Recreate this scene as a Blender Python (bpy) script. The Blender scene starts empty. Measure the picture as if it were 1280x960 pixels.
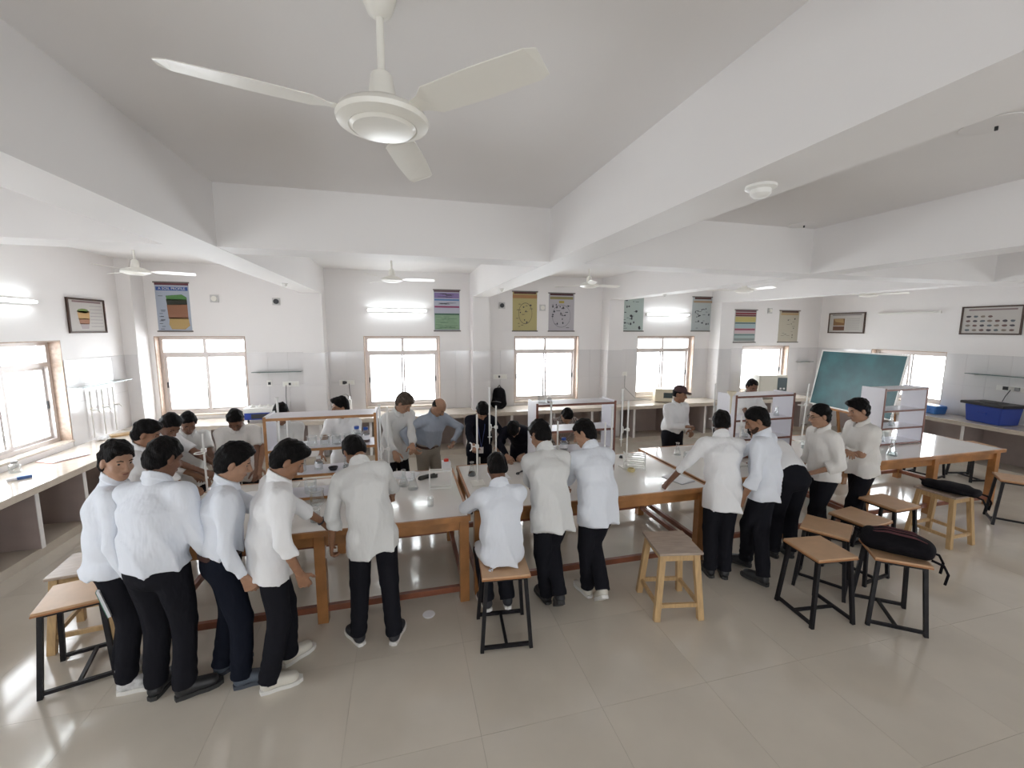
import bpy, math, random
import numpy as np
from mathutils import Matrix, Vector

# ------------------------------------------------------------------ camera, sky, exposure
SC = bpy.context.scene
COL = SC.collection
cam_d = bpy.data.cameras.new('camera')
cam_d.sensor_width = 36.0
cam_d.lens = 36.0 * 530.3 / 1280.0
cam_d.clip_start = 0.05
cam_d.clip_end = 200
cam = bpy.data.objects.new('camera', cam_d)
COL.objects.link(cam)
PITCH, YAW, ROLL = 0.128713, 0.253776, -0.003752
_F = Vector((math.sin(YAW) * math.cos(PITCH), math.cos(YAW) * math.cos(PITCH), -math.sin(PITCH)))
_R = Vector((math.cos(YAW), -math.sin(YAW), 0))
_D = _F.cross(_R)
_R2 = _R * math.cos(ROLL) + _D * math.sin(ROLL)
_D2 = -_R * math.sin(ROLL) + _D * math.cos(ROLL)
_m = Matrix((_R2, -_D2, -_F)).transposed().to_4x4()
_m.translation = (0, 0, 2.45)
cam.matrix_world = _m
SC.camera = cam

world = bpy.data.worlds.new('overcast_sky')
SC.world = world
world.use_nodes = True
WB = world.node_tree.nodes['Background']
WB.inputs[0].default_value = (0.93, 0.96, 1.0, 1)
WB.inputs[1].default_value = 7.0
world.cycles_visibility.camera = True
SC.view_settings.view_transform = 'Standard'
SC.view_settings.look = 'None'
SC.view_settings.gamma = 1.0
SC.view_settings.use_curve_mapping = False
SC.view_settings.exposure = 1.04
SC.cycles.max_bounces = 10
SC.cycles.diffuse_bounces = 6
SC.cycles.transparent_max_bounces = 24
SC.cycles.caustics_reflective = False
SC.cycles.caustics_refractive = False
SC.cycles.sample_clamp_indirect = 6.0

def portal(loc, size, normal):
    """area light portal set in a window opening: it only guides sky light"""
    l = bpy.data.lights.new('window_daylight', 'AREA')
    l.shape = 'RECTANGLE'
    l.size, l.size_y = size
    l.cycles.is_portal = True
    o = bpy.data.objects.new('window_daylight', l)
    n = Vector(normal)
    o.rotation_euler = (-n).to_track_quat('Z', 'Y').to_euler()
    o.location = loc
    COL.objects.link(o)

# ------------------------------------------------------------------ materials
MAT = {}
def mat(name, col, rough=0.6, metal=0.0, noise=0.0, nscale=8.0, bump=0.0, bscale=40.0, coat=0.0, emit=0.0, spec=0.5, stretch=None, sheen=0.0, bdist=0.01):
    if name in MAT:
        return MAT[name]
    m = bpy.data.materials.new(name)
    m.use_nodes = True
    nt = m.node_tree
    b = nt.nodes['Principled BSDF']
    c4 = (col[0], col[1], col[2], 1)
    b.inputs['Base Color'].default_value = c4
    b.inputs['Roughness'].default_value = rough
    b.inputs['Metallic'].default_value = metal
    b.inputs['Specular IOR Level'].default_value = spec
    if coat:
        b.inputs['Coat Weight'].default_value = coat
        b.inputs['Coat Roughness'].default_value = 0.05
    if sheen:
        b.inputs['Sheen Weight'].default_value = sheen
    if emit:
        b.inputs['Emission Color'].default_value = c4
        b.inputs['Emission Strength'].default_value = emit
    if noise or bump:
        tc = nt.nodes.new('ShaderNodeTexCoord')
        src = tc.outputs['Object']
        if stretch:
            mp = nt.nodes.new('ShaderNodeMapping')
            mp.inputs['Scale'].default_value = stretch
            nt.links.new(src, mp.inputs['Vector'])
            src = mp.outputs['Vector']
    if noise:
        n = nt.nodes.new('ShaderNodeTexNoise')
        n.inputs['Scale'].default_value = nscale
        n.inputs['Detail'].default_value = 4
        nt.links.new(src, n.inputs['Vector'])
        r = nt.nodes.new('ShaderNodeValToRGB')
        r.color_ramp.elements[0].position = 0.3
        r.color_ramp.elements[1].position = 0.7
        r.color_ramp.elements[0].color = tuple(max(0, x * (1 - noise)) for x in col) + (1,)
        r.color_ramp.elements[1].color = tuple(min(1, x * (1 + noise)) for x in col) + (1,)
        nt.links.new(n.outputs['Fac'], r.inputs['Fac'])
        nt.links.new(r.outputs['Color'], b.inputs['Base Color'])
    if bump:
        n2 = nt.nodes.new('ShaderNodeTexNoise')
        n2.inputs['Scale'].default_value = bscale
        n2.inputs['Detail'].default_value = 3
        nt.links.new(src, n2.inputs['Vector'])
        bp = nt.nodes.new('ShaderNodeBump')
        bp.inputs['Strength'].default_value = bump
        bp.inputs['Distance'].default_value = bdist
        nt.links.new(n2.outputs['Fac'], bp.inputs['Height'])
        nt.links.new(bp.outputs['Normal'], b.inputs['Normal'])
    MAT[name] = m
    return m

def glassmat(name, tint=(0.95, 0.97, 0.97), refl=0.5, base=0.04):
    if name in MAT:
        return MAT[name]
    m = bpy.data.materials.new(name)
    m.use_nodes = True
    nt = m.node_tree
    for n in list(nt.nodes):
        nt.nodes.remove(n)
    out = nt.nodes.new('ShaderNodeOutputMaterial')
    tr = nt.nodes.new('ShaderNodeBsdfTransparent')
    tr.inputs[0].default_value = tint + (1,)
    gl = nt.nodes.new('ShaderNodeBsdfGlossy')
    gl.inputs['Roughness'].default_value = 0.06
    lw = nt.nodes.new('ShaderNodeLayerWeight')
    lw.inputs[0].default_value = 0.35
    mu = nt.nodes.new('ShaderNodeMath')
    mu.operation = 'MULTIPLY_ADD'
    mu.inputs[1].default_value = refl
    mu.inputs[2].default_value = base
    nt.links.new(lw.outputs['Facing'], mu.inputs[0])
    mx = nt.nodes.new('ShaderNodeMixShader')
    nt.links.new(mu.outputs[0], mx.inputs[0])
    nt.links.new(tr.outputs[0], mx.inputs[1])
    nt.links.new(gl.outputs[0], mx.inputs[2])
    nt.links.new(mx.outputs[0], out.inputs[0])
    MAT[name] = m
    return m

WALL = mat('wall_paint', (0.80, 0.775, 0.765), 0.55, noise=0.012, nscale=1.3)
CEIL = mat('ceiling_paint', (0.78, 0.76, 0.75), 0.6, noise=0.015, nscale=1.2)
TILE = mat('dado_tile', (0.71, 0.69, 0.69), 0.12, noise=0.02, nscale=2.0)
GROUT = mat('tile_joint', (0.52, 0.50, 0.49), 0.8)
FTILE = mat('floor_tile', (0.60, 0.545, 0.465), 0.13, noise=0.05, nscale=2.2, coat=0.25)
FGROUT = mat('floor_joint', (0.50, 0.45, 0.38), 0.4)
STONE = mat('counter_stone', (0.60, 0.53, 0.45), 0.14, noise=0.06, nscale=14, coat=0.2)
PANEL = mat('counter_panel', (0.42, 0.35, 0.33), 0.4, noise=0.05, nscale=6)
PLINTH = mat('counter_plinth', (0.50, 0.44, 0.37), 0.3, noise=0.05, nscale=6)
ALU = mat('window_aluminium', (0.66, 0.61, 0.59), 0.4, metal=0.2)
JAMB = mat('window_jamb_stone', (0.44, 0.33, 0.26), 0.4, noise=0.18, nscale=22)
PANE = glassmat('window_glass', (0.97, 0.98, 0.98), 0.35, 0.03)
GLASS = glassmat('lab_glass', (0.93, 0.955, 0.955), 0.75, 0.10)
CLEARSHELF = glassmat('shelf_glass', (0.80, 0.88, 0.86), 0.8, 0.15)
WOOD = mat('table_wood', (0.37, 0.165, 0.055), 0.38, noise=0.28, nscale=5, stretch=(1, 1, 1), coat=0.15)
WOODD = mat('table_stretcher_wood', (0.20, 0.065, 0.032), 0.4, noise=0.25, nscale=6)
LAM = mat('white_laminate', (0.82, 0.79, 0.75), 0.10, noise=0.02, nscale=3, coat=0.3)
RACKW = mat('rack_white_board', (0.78, 0.77, 0.82), 0.35)
RACKE = mat('rack_redbrown_edge', (0.16, 0.055, 0.035), 0.45)
RACKO = mat('rack_orange_edge', (0.36, 0.17, 0.06), 0.45, noise=0.2, nscale=12)
BLACKM = mat('black_metal', (0.012, 0.011, 0.013), 0.45, noise=0.3, nscale=30, spec=.25)
SEAT = mat('stool_laminate', (0.53, 0.335, 0.195), 0.35, noise=0.07, nscale=9)
SEATE = mat('stool_edge', (0.36, 0.16, 0.06), 0.5)
SEATG = mat('greyed_stool_top', (0.38, 0.30, 0.24), 0.4, noise=0.16, nscale=7, stretch=(1, 6, 1))
PINE = mat('pine_wood', (0.52, 0.345, 0.17), 0.45, noise=0.14, nscale=8, stretch=(6, 6, 1))
WHITEP = mat('white_plastic', (0.80, 0.79, 0.76), 0.35)
WHITEM = mat('white_enamel', (0.78, 0.76, 0.70), 0.3)
CREAM = mat('cream_enamel', (0.72, 0.65, 0.50), 0.4)
DARK = mat('dark_plastic', (0.03, 0.03, 0.035), 0.45)
BLUEP = mat('blue_plastic', (0.025, 0.06, 0.34), 0.35)
BLUEC = mat('blue_cap', (0.02, 0.09, 0.42), 0.4)
PAPER = mat('paper', (0.82, 0.82, 0.84), 0.7)
TUBE = mat('lit_tube', (0.90, 0.97, 1.0), 0.4, emit=11.0)

# ------------------------------------------------------------------ mesh helpers
class MB:
    def __init__(s):
        s.v, s.f, s.mi, s.cur = [], [], [], 0
    def use(s, i):
        s.cur = i
        return s
    def add(s, vs, fs):
        n = len(s.v)
        s.v += [tuple(p) for p in vs]
        s.f += [tuple(n + i for i in f) for f in fs]
        s.mi += [s.cur] * len(fs)
        return s
    def box(s, x0, x1, y0, y1, z0, z1):
        return s.add([(x0, y0, z0), (x1, y0, z0), (x1, y1, z0), (x0, y1, z0), (x0, y0, z1), (x1, y0, z1), (x1, y1, z1), (x0, y1, z1)],
                     [(3, 2, 1, 0), (4, 5, 6, 7), (0, 1, 5, 4), (1, 2, 6, 5), (2, 3, 7, 6), (3, 0, 4, 7)])
    def bar(s, a, b, w, h=None, up=(0, 0, 1)):
        """rectangular bar from a to b, w across, h in the up direction"""
        h = h or w
        a, b = Vector(a), Vector(b)
        d = (b - a).normalized()
        u = Vector(up)
        if abs(d.dot(u)) > 0.98:
            u = Vector((0, 1, 0))
        r = d.cross(u).normalized()
        u = r.cross(d)
        vs = []
        for p in (a, b):
            for i, j in ((-1, -1), (1, -1), (1, 1), (-1, 1)):
                vs.append(p + r * (w / 2 * i) + u * (h / 2 * j))
        return s.add(vs, [(0, 1, 2, 3), (7, 6, 5, 4), (0, 4, 5, 1), (1, 5, 6, 2), (2, 6, 7, 3), (3, 7, 4, 0)])
    def tube(s, pts, r, n=10, caps=True):
        pts = [Vector(p) for p in pts]
        rs = r if isinstance(r, (list, tuple)) else [r] * len(pts)
        rings = []
        prev = None
        for i, p in enumerate(pts):
            d = (pts[min(i + 1, len(pts) - 1)] - pts[max(i - 1, 0)])
            if d.length < 1e-9:
                d = Vector((0, 0, 1))
            d.normalize()
            if prev is None:
                u = Vector((1, 0, 0)) if abs(d.x) < 0.9 else Vector((0, 1, 0))
            else:
                u = prev
            u = (u - d * u.dot(d)).normalized()
            prev = u
            w = d.cross(u)
            rings.append([p + (u * math.cos(2 * math.pi * k / n) + w * math.sin(2 * math.pi * k / n)) * rs[i] for k in range(n)])
        vs = [q for ring in rings for q in ring]
        fs = []
        for i in range(len(pts) - 1):
            for k in range(n):
                a, b = i * n + k, i * n + (k + 1) % n
                fs.append((a, b, b + n, a + n))
        if caps:
            fs.append(tuple(range(n))[::-1])
            fs.append(tuple((len(pts) - 1) * n + k for k in range(n)))
        return s.add(vs, fs)
    def lathe(s, prof, c=(0, 0, 0), n=20, cap=True):
        """profile of (radius, z) turned about the vertical through c"""
        vs, fs = [], []
        for r, z in prof:
            for k in range(n):
                a = 2 * math.pi * k / n
                vs.append((c[0] + r * math.cos(a), c[1] + r * math.sin(a), c[2] + z))
        for i in range(len(prof) - 1):
            for k in range(n):
                a, b = i * n + k, i * n + (k + 1) % n
                fs.append((a, b, b + n, a + n))
        if cap:
            fs.append(tuple(range(n))[::-1])
            fs.append(tuple((len(prof) - 1) * n + k for k in range(n)))
        return s.add(vs, fs)
    def prism(s, pts, z0, z1):
        n = len(pts)
        vs = [(p[0], p[1], z0) for p in pts] + [(p[0], p[1], z1) for p in pts]
        fs = [tuple(range(n))[::-1], tuple(range(n, 2 * n))] + [(i, (i + 1) % n, n + (i + 1) % n, n + i) for i in range(n)]
        return s.add(vs, fs)
    def mesh(s, name, mats, smooth=False):
        me = bpy.data.meshes.new(name)
        me.from_pydata(s.v, [], s.f)
        for m in (mats if isinstance(mats, (list, tuple)) else [mats]):
            me.materials.append(m)
        me.polygons.foreach_set('material_index', s.mi)
        if smooth:
            me.polygons.foreach_set('use_smooth', [True] * len(s.f))
        me.update()
        return me
    def build(s, name, mats, parent=None, smooth=False, bevel=0.0, loc=None):
        o = bpy.data.objects.new(name, s.mesh(name, mats, smooth))
        COL.objects.link(o)
        if smooth:
            try:
                o.data.set_sharp_from_angle(angle=math.radians(40))
            except Exception:
                pass
        if parent:
            o.parent = parent
        if loc is not None:
            o.location = loc
        if bevel:
            bm = o.modifiers.new('bevel', 'BEVEL')
            bm.width = bevel
            bm.segments = 2
            bm.limit_method = 'ANGLE'
        return o

def tag(o, label=None, cat=None, group=None, kind=None):
    if label:
        o['label'] = label
    if cat:
        o['category'] = cat
    if group:
        o['group'] = group
    if kind:
        o['kind'] = kind
    return o
def empty(name, loc=(0, 0, 0), rz=0.0, label=None, cat=None, group=None, kind=None):
    o = bpy.data.objects.new(name, None)
    o.empty_display_size = 0.1
    COL.objects.link(o)
    o.location = loc
    o.rotation_euler = (0, 0, math.radians(rz))
    return tag(o, label, cat, group, kind)
def copy_tree(o, parent=None):
    c = o.copy()
    COL.objects.link(c)
    c.parent = parent
    for ch in list(o.children):
        copy_tree(ch, c)
    return c
_boxcache = {}
def boxobj(name, x0, x1, y0, y1, z0, z1, m, parent=None, bevel=0.0, base=(0, 0, 0)):
    """a box object with origin at its low corner; alike boxes share mesh data"""
    key = (round(x1 - x0, 4), round(y1 - y0, 4), round(z1 - z0, 4), m.name)
    if key not in _boxcache:
        _boxcache[key] = MB().box(0, key[0], 0, key[1], 0, key[2]).mesh(name, m)
    o = bpy.data.objects.new(name, _boxcache[key])
    COL.objects.link(o)
    o.location = (x0 - base[0], y0 - base[1], z0 - base[2])
    if parent:
        o.parent = parent
    if bevel:
        bm = o.modifiers.new('bevel', 'BEVEL')
        bm.width = bevel
        bm.segments = 2
    return o
def struct(o):
    o['kind'] = 'structure'
    return o

# ------------------------------------------------------------------ room shell
XL, XR, YB, YF = -4.4, 10.4, 8.65, -4.0       # left wall, right wall, window wall, wall behind the camera
ZC, ZB, ZT = 3.55, 3.07, 2.01                 # ceiling, underside of beams, top of the tiled dado
CT = 0.83                                     # counter top

def wall_mesh(along, a0, a1, pos, thick, holes):
    """wall with rectangular openings; along 'x' or 'y'; holes = (lo, hi, z0, z1)"""
    b = MB()
    def put(u0, u1, z0, z1):
        p0, p1 = min(pos, pos + thick), max(pos, pos + thick)
        if along == 'x':
            b.box(u0, u1, p0, p1, z0, z1)
        else:
            b.box(p0, p1, u0, u1, z0, z1)
    u = a0
    for lo, hi, z0, z1 in sorted(holes):
        put(u, lo, 0, ZC)
        put(lo, hi, 0, z0)
        put(lo, hi, z1, ZC)
        u = hi
    put(u, a1, 0, ZC)
    return b

back_w = [(-4.13, -2.73, 0.89, 2.305), (-0.71, 0.74, 0.89, 2.305), (2.29, 3.75, 0.89, 2.305), (5.18, 6.68, 0.89, 2.305), (8.06, 9.47, 0.89, 2.06)]
left_w = [(1.5, 3.0, 0.9, 2.28), (5.5, 7.0, 0.9, 2.28)]
right_w = [(1.3, 2.8, 0.9, 2.28), (5.95, 7.35, 0.95, 2.03)]  # nearer opening is out of view, added to brighten the right side
rear_w = [(-3.6, -2.0, 0.9, 2.3), (-0.8, 0.8, 0.9, 2.3), (2.2, 3.8, 0.9, 2.3), (5.2, 6.8, 0.9, 2.3)]  # behind the camera; last opening added to lift the light nearby
W_back = struct(wall_mesh('x', XL - .25, XR + .25, YB, .25, back_w).build('wall_back', WALL))
W_left = struct(wall_mesh('y', YF, YB, XL, -.25, left_w).build('wall_left', WALL))
W_right = struct(wall_mesh('y', YF, YB, XR, .25, right_w).build('wall_right', WALL))
W_rear = struct(wall_mesh('x', XL - .25, XR + .25, YF, -.25, rear_w).build('wall_rear', WALL))
CE = struct(MB().box(XL - .25, XR + .25, YF - .25, YB + .25, ZC, ZC + .15).build('ceiling', CEIL))
# floor: every slab a piece of its own over a recessed bed
FL = struct(MB().box(XL - .25, XR + .25, YF - .25, YB + .25, -.12, -.004).build('floor', FGROUT))
FT = 0.8
far = MB()
ftm = MB().box(0.0007, FT - .0007, 0.0007, FT - .0007, -.004, 0).mesh('tile', FTILE)
for i in range(19):
    for j in range(16):
        x, y = XL + i * FT, YB - (j + 1) * FT
        if y < -0.6 or (x > 9.0 and y < 1.0) or (x < -2.6 and y < 1.0):
            far.box(x + .0007, x + FT - .0007, y + .0007, y + FT - .0007, -.004, 0)
        else:
            t = bpy.data.objects.new('tile', ftm)
            COL.objects.link(t)
            t.location = (x, y, 0)
            t.parent = FL
ft = far.build('distant_tiles', FTILE, FL)
ft['kind'] = 'stuff'

# beams and columns
def beam_y(x0, x1, xs=0.0, w=.33):
    """beam running towards the window wall, xs = sideways drift of its far end"""
    b = MB()
    for (ya, yb, d0, d1) in ((YF, 4.0, 0, 0), (4.0, YB, 0, xs)):
        vs = [(x0 + d0, ya, ZB), (x1 + d0, ya, ZB), (x1 + d1, yb, ZB), (x0 + d1, yb, ZB), (x0 + d0, ya, ZC), (x1 + d0, ya, ZC), (x1 + d1, yb, ZC), (x0 + d1, yb, ZC)]
        b.add(vs, [(3, 2, 1, 0), (4, 5, 6, 7), (0, 1, 5, 4), (1, 2, 6, 5), (2, 3, 7, 6), (3, 0, 4, 7)])
    struct(b.build('ceiling_beam', CEIL))
for x0, x1, xs in ((-1.71, -1.36, 0), (1.36, 1.69, 0), (4.42, 4.75, -.13), (7.40, 7.73, -.30)):
    beam_y(x0, x1, xs)
for y0 in (3.85, -0.6):
    struct(MB().box(XL, XR, y0, y0 + .33, ZB + .003, ZC + .01).build('ceiling_beam', CEIL))

def tile_run(parent, along, u0, u1, pos, sgn, z0=CT, z1=ZT, w=.31, rows=2, skip=()):
    """wall tiles as pieces between u0 and u1, proud of the surface"""
    n = max(1, round((u1 - u0) / w))
    du = (u1 - u0) / n
    dz = (z1 - z0) / rows
    for i in range(n):
        for j in range(rows):
            a0, a1 = u0 + i * du + .001, u0 + (i + 1) * du - .001
            c0, c1 = z0 + j * dz + .001, z0 + (j + 1) * dz - .001
            p0, p1 = sorted((pos, pos + sgn * .01))
            if along == 'x':
                boxobj('tile', a0, a1, p0, p1, c0, c1, TILE, parent)
            else:
                boxobj('tile', p0, p1, a0, a1, c0, c1, TILE, parent)

COLS = [(-1.71, -1.36), (1.36, 1.69), (4.28, 4.62), (7.08, 7.41)]
for x0, x1 in COLS:
    c = struct(MB().box(x0, x1, 8.3, YB, 0, ZB).build('column', WALL))
    tile_run(c, 'x', x0, x1, 8.3, -1)
    tile_run(c, 'y', 8.30, YB, x0, -1)
    tile_run(c, 'y', 8.30, YB, x1, 1)
c = struct(MB().box(XL, -4.2, 8.3, YB, 0, ZC).build('column', WALL))
tile_run(c, 'x', XL, -4.2, 8.3, -1)
for u0, u1 in ((-2.73, -1.71), (-1.36, -.71), (.74, 1.36), (1.69, 2.29), (3.75, 4.28), (4.62, 5.18), (6.68, 7.08), (7.41, 8.06), (9.47, XR)):
    tile_run(W_back, 'x', u0, u1, YB, -1)
for u0, u1 in ((3.0, 5.5), (7.0, 8.3)):
    tile_run(W_left, 'y', u0, u1, XL, 1)
for u0, u1 in ((2.8, 5.95), (7.35, YB)):
    tile_run(W_right, 'y', u0, u1, XR, -1)

# ------------------------------------------------------------------ windows
WN = [0]
def window(along, lo, hi, z0, z1, pos, out, transom=True, split=0.5):
    """sliding aluminium window in an opening; pos = inner wall face, out = +1/-1 outward direction"""
    WN[0] += 1
    w = struct(empty('window_%d' % WN[0]))
    def P(u0, u1, d0, d1, c0, c1):
        p0, p1 = sorted((pos + out * d0, pos + out * d1))
        return (u0, u1, p0, p1, c0, c1) if along == 'x' else (p0, p1, u0, u1, c0, c1)
    # stone jamb lining
    b = MB()
    for q in (P(lo, lo + .015, 0, .25, z0, z1), P(hi - .015, hi, 0, .25, z0, z1), P(lo, hi, 0, .25, z1 - .015, z1)):
        b.box(*q)
    b.build('jamb_lining', JAMB, w)
    MB().box(*P(lo, hi, -.02, .25, z0, z0 + .025)).build('sill', STONE, w)
    lo2, hi2, z2, z3 = lo + .015, hi - .015, z0 + .025, z1 - .015
    f = .05
    b = MB()
    for q in (P(lo2, lo2 + f, .13, .21, z2, z3), P(hi2 - f, hi2, .13, .21, z2, z3), P(lo2 + f, hi2 - f, .13, .21, z2, z2 + f), P(lo2 + f, hi2 - f, .13, .21, z3 - f, z3)):
        b.box(*q)
    zt = z3 - .30 if transom else z3 - f
    mid = (lo2 + hi2) / 2
    if transom:
        b.box(*P(lo2 + f, hi2 - f, .13, .21, zt - .03, zt + .03))
        b.box(*P(mid - .025, mid + .025, .135, .205, zt + .03, z3 - f))
    b.build('frame', ALU, w)
    if transom:
        for u0, u1 in ((lo2 + f, mid - .025), (mid + .025, hi2 - f)):
            MB().box(*P(u0, u1, .168, .172, zt + .03, z3 - f)).build('pane', PANE, w)
        zt -= .03
    sw = (hi2 - lo2 - 2 * f) * .53
    for k, u0 in enumerate((lo2 + f, hi2 - f - sw)):
        d = .145 + .03 * k
        s = MB()
        g = .035
        for q in (P(u0, u0 + g, d, d + .025, z2 + f, zt), P(u0 + sw - g, u0 + sw, d, d + .025, z2 + f, zt), P(u0 + g, u0 + sw - g, d, d + .025, z2 + f, z2 + f + g), P(u0 + g, u0 + sw - g, d, d + .025, zt - g, zt)):
            s.box(*q)
        so = s.build('sash', ALU, w)
        MB().box(*P(u0 + g, u0 + sw - g, d + .010, d + .014, z2 + f + g, zt - g)).build('pane', PANE, so)
        hx = u0 + (.006 if k == 0 else sw - .026)
        MB().box(*P(hx, hx + .02, d - .012, d, (z2 + zt) / 2 - .05, (z2 + zt) / 2 + .05)).build('latch', DARK, so)
    cz = (z0 + z1) / 2
    cu = (lo + hi) / 2
    loc = (cu, pos + out * .27, cz) if along == 'x' else (pos + out * .27, cu, cz)
    nrm = (0, -out, 0) if along == 'x' else (-out, 0, 0)
    portal(loc, (hi - lo, z1 - z0), nrm)
for q in back_w:
    window('x', *q, YB, 1, transom=(q[3] > 2.2))
for q in left_w:
    window('y', *q, XL, -1)
for q in right_w:
    window('y', *q, XR, 1, transom=(q[3] > 2.2))
for q in rear_w:
    window('x', *q, YF, -1)

# ------------------------------------------------------------------ stone counters along three walls
def counter(name, label, along, u0, u1, wall, sgn, depth, parts, tiles=()):
    """open-fronted stone counter; wall = wall face, sgn = direction into the room"""
    e = empty(name, (0, 0, 0), 0, label, 'counter')
    def B(nm, a0, a1, d0, d1, z0, z1, m, bevel=0):
        p0, p1 = sorted((wall + sgn * d0, wall + sgn * d1))
        q = (a0, a1, p0, p1, z0, z1) if along == 'x' else (p0, p1, a0, a1, z0, z1)
        return boxobj(nm, *q, m, e, bevel)
    B('front_edge', u0, u1, depth - .05, depth - .006, CT - .075, CT - .028, STONE)
    if along == 'x':
        cs = [(XL, -4.2)] + COLS
        yw, yc, yf = YB - .012, 8.3 - .012, YB - depth
        pts = [(u0, yf), (u1, yf), (u1, yw)]
        for x0, x1 in reversed(cs[1:]):
            pts += [(x1 + .012, yw), (x1 + .012, yc), (x0 - .012, yc), (x0 - .012, yw)]
        pts += [(-4.188, yw), (-4.188, yc), (u0, yc)]
        MB().prism(pts, CT - .028, CT).build('worktop', STONE, e)
        B('plinth', u0, u1, .37, depth - .14, 0, .10, PLINTH)
        ed = [-4.188] + [v for c_ in COLS for v in (c_[0] - .012, c_[1] + .012)] + [u1]
        for k in range(0, len(ed), 2):
            B('back_panel', ed[k], ed[k + 1], .012, .03, 0, CT - .028, PANEL)
            B('plinth', ed[k], ed[k + 1], .03, .37, 0, .10, PLINTH)
    else:
        B('worktop', u0, u1, .012, depth, CT - .028, CT, STONE, .004)
        B('plinth', u0, u1, .012, depth - .14, 0, .10, PLINTH)
        B('back_panel', u0, u1, .012, .03, .10, CT - .028, PANEL)
    for p in parts:
        B('partition', p - .02, p + .02, .37 if along == 'x' and any(c_[0] - .05 < p < c_[1] + .05 for c_ in COLS) else .03, depth - .12, .10, CT - .028, PANEL)
        B('partition_edge', p - .024, p + .024, depth - .12, depth - .112, .10, CT - .075, WALL)
    return e
lp = [5.42 - .95 * k for k in range(9)] + [6.12, 7.0]
counter('stone_counter', 'long cream stone counter with open compartments under the left window', 'y', YF + .01, YB - .70, XL, 1, .73, lp)
counter('stone_counter', 'cream stone counter with open compartments under the row of back windows', 'x', XL + .02, XR - .72, YB, -1, .67, [-3.2, -2.3, -1.45, -.6, .3, 1.2, 2.1, 3.0, 3.85, 4.85, 5.75, 6.65, 7.6, 8.5, 9.4])
counter('stone_counter', 'cream stone counter on the right wall carrying the blue lidded tub', 'y', YF + .01, YB - .70, XR, -1, .68, [7.2, 6.3, 5.25, 4.3, 3.4, 2.5, 1.6, .6, -.4, -1.4, -2.4])

# ------------------------------------------------------------------ lab tables
def make_table(L, W, H, label):
    e = empty('lab_table', (0, 0, 0), 0, label, 'table')
    hx, hy = L / 2, W / 2
    boxobj('tabletop', -hx + .025, hx - .025, -hy + .025, hy - .025, H - .03, H, LAM, e)
    for q in ((-hx, hx, -hy, -hy + .025), (-hx, hx, hy - .025, hy), (-hx, -hx + .025, -hy + .025, hy - .025), (hx - .025, hx, -hy + .025, hy - .025)):
        boxobj('edge_strip', *q, H - .045, H + .002, WOOD, e, .003)
    ix, iy = hx - .05, hy - .09
    for sy in (-1, 1):
        boxobj('apron', -ix, ix, sy * iy - .012, sy * iy + .012, H - .155, H - .04, WOOD, e)
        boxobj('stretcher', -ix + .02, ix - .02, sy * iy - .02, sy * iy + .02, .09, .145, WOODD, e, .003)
    for sx in (-1, 1):
        boxobj('apron', sx * ix - .012, sx * ix + .012, -iy, iy, H - .155, H - .04, WOOD, e)
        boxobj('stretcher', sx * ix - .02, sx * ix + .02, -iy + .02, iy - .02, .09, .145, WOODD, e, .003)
    for sx in (-1, 0, 1):
        for sy in (-1, 1):
            boxobj('leg', sx * ix - .042, sx * ix + .042, sy * iy - .042, sy * iy + .042, 0, H - .04, WOOD, e, .004)
    return e
TH = .83
for cx, fy, lab in ((-.70, 3.50, 'white-topped wooden lab table at the left end with the glass bottles'),
                    (1.825, 3.57, 'white-topped wooden lab table behind the seated student'),
                    (4.345, 3.72, 'white-topped wooden lab table bearing the rack with the cream funnel'),
                    (6.815, 3.80, 'white-topped wooden lab table at the right end, nearly empty')):
    t = make_table(2.48, 1.33, TH, lab)
    t.location = (cx, fy + .665, 0)

# ------------------------------------------------------------------ reagent racks standing on the tables
def rack(x0, x1, y0, label, edge, d=.32):
    w = x1 - x0
    e = empty('reagent_rack', (x0, y0, TH), 0, label, 'rack')
    h = .82
    for px in (0, w - .02):
        boxobj('side_panel', px, px + .02, .008, d, 0, h, RACKW, e)
        boxobj('edge_band', px - .002, px + .022, 0, .008, 0, h, edge, e)
    for z in (.012, .235, .485, .785):
        boxobj('shelf', .02, w - .02, .008, d - .005, z, z + .018, RACKW, e)
        boxobj('edge_band', .022, w - .022, 0, .008, z - .003, z + .021, edge, e)
    return e
RK_L = (-1.235, -.26, 4.2)
RK_M = (1.39, 2.34, 4.3)
RK_R1 = (3.97, 4.88, 4.3)
RK_R2 = (6.46, 7.28, 4.32)
rack(*RK_L, 'orange-edged white shelf rack on the left table holding beakers', RACKO)
rack(*RK_M, 'red-brown edged white shelf rack on the table in front of the checked-shirt person', RACKE)
rack(*RK_R1, 'red-brown edged white shelf rack with a cream funnel at its left side', RACKE)
rack(*RK_R2, 'red-brown edged white shelf rack in front of the green chalkboard', RACKE)
SH = [TH + .030, TH + .253, TH + .503, TH + .803]       # upper faces of the shelves

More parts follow.
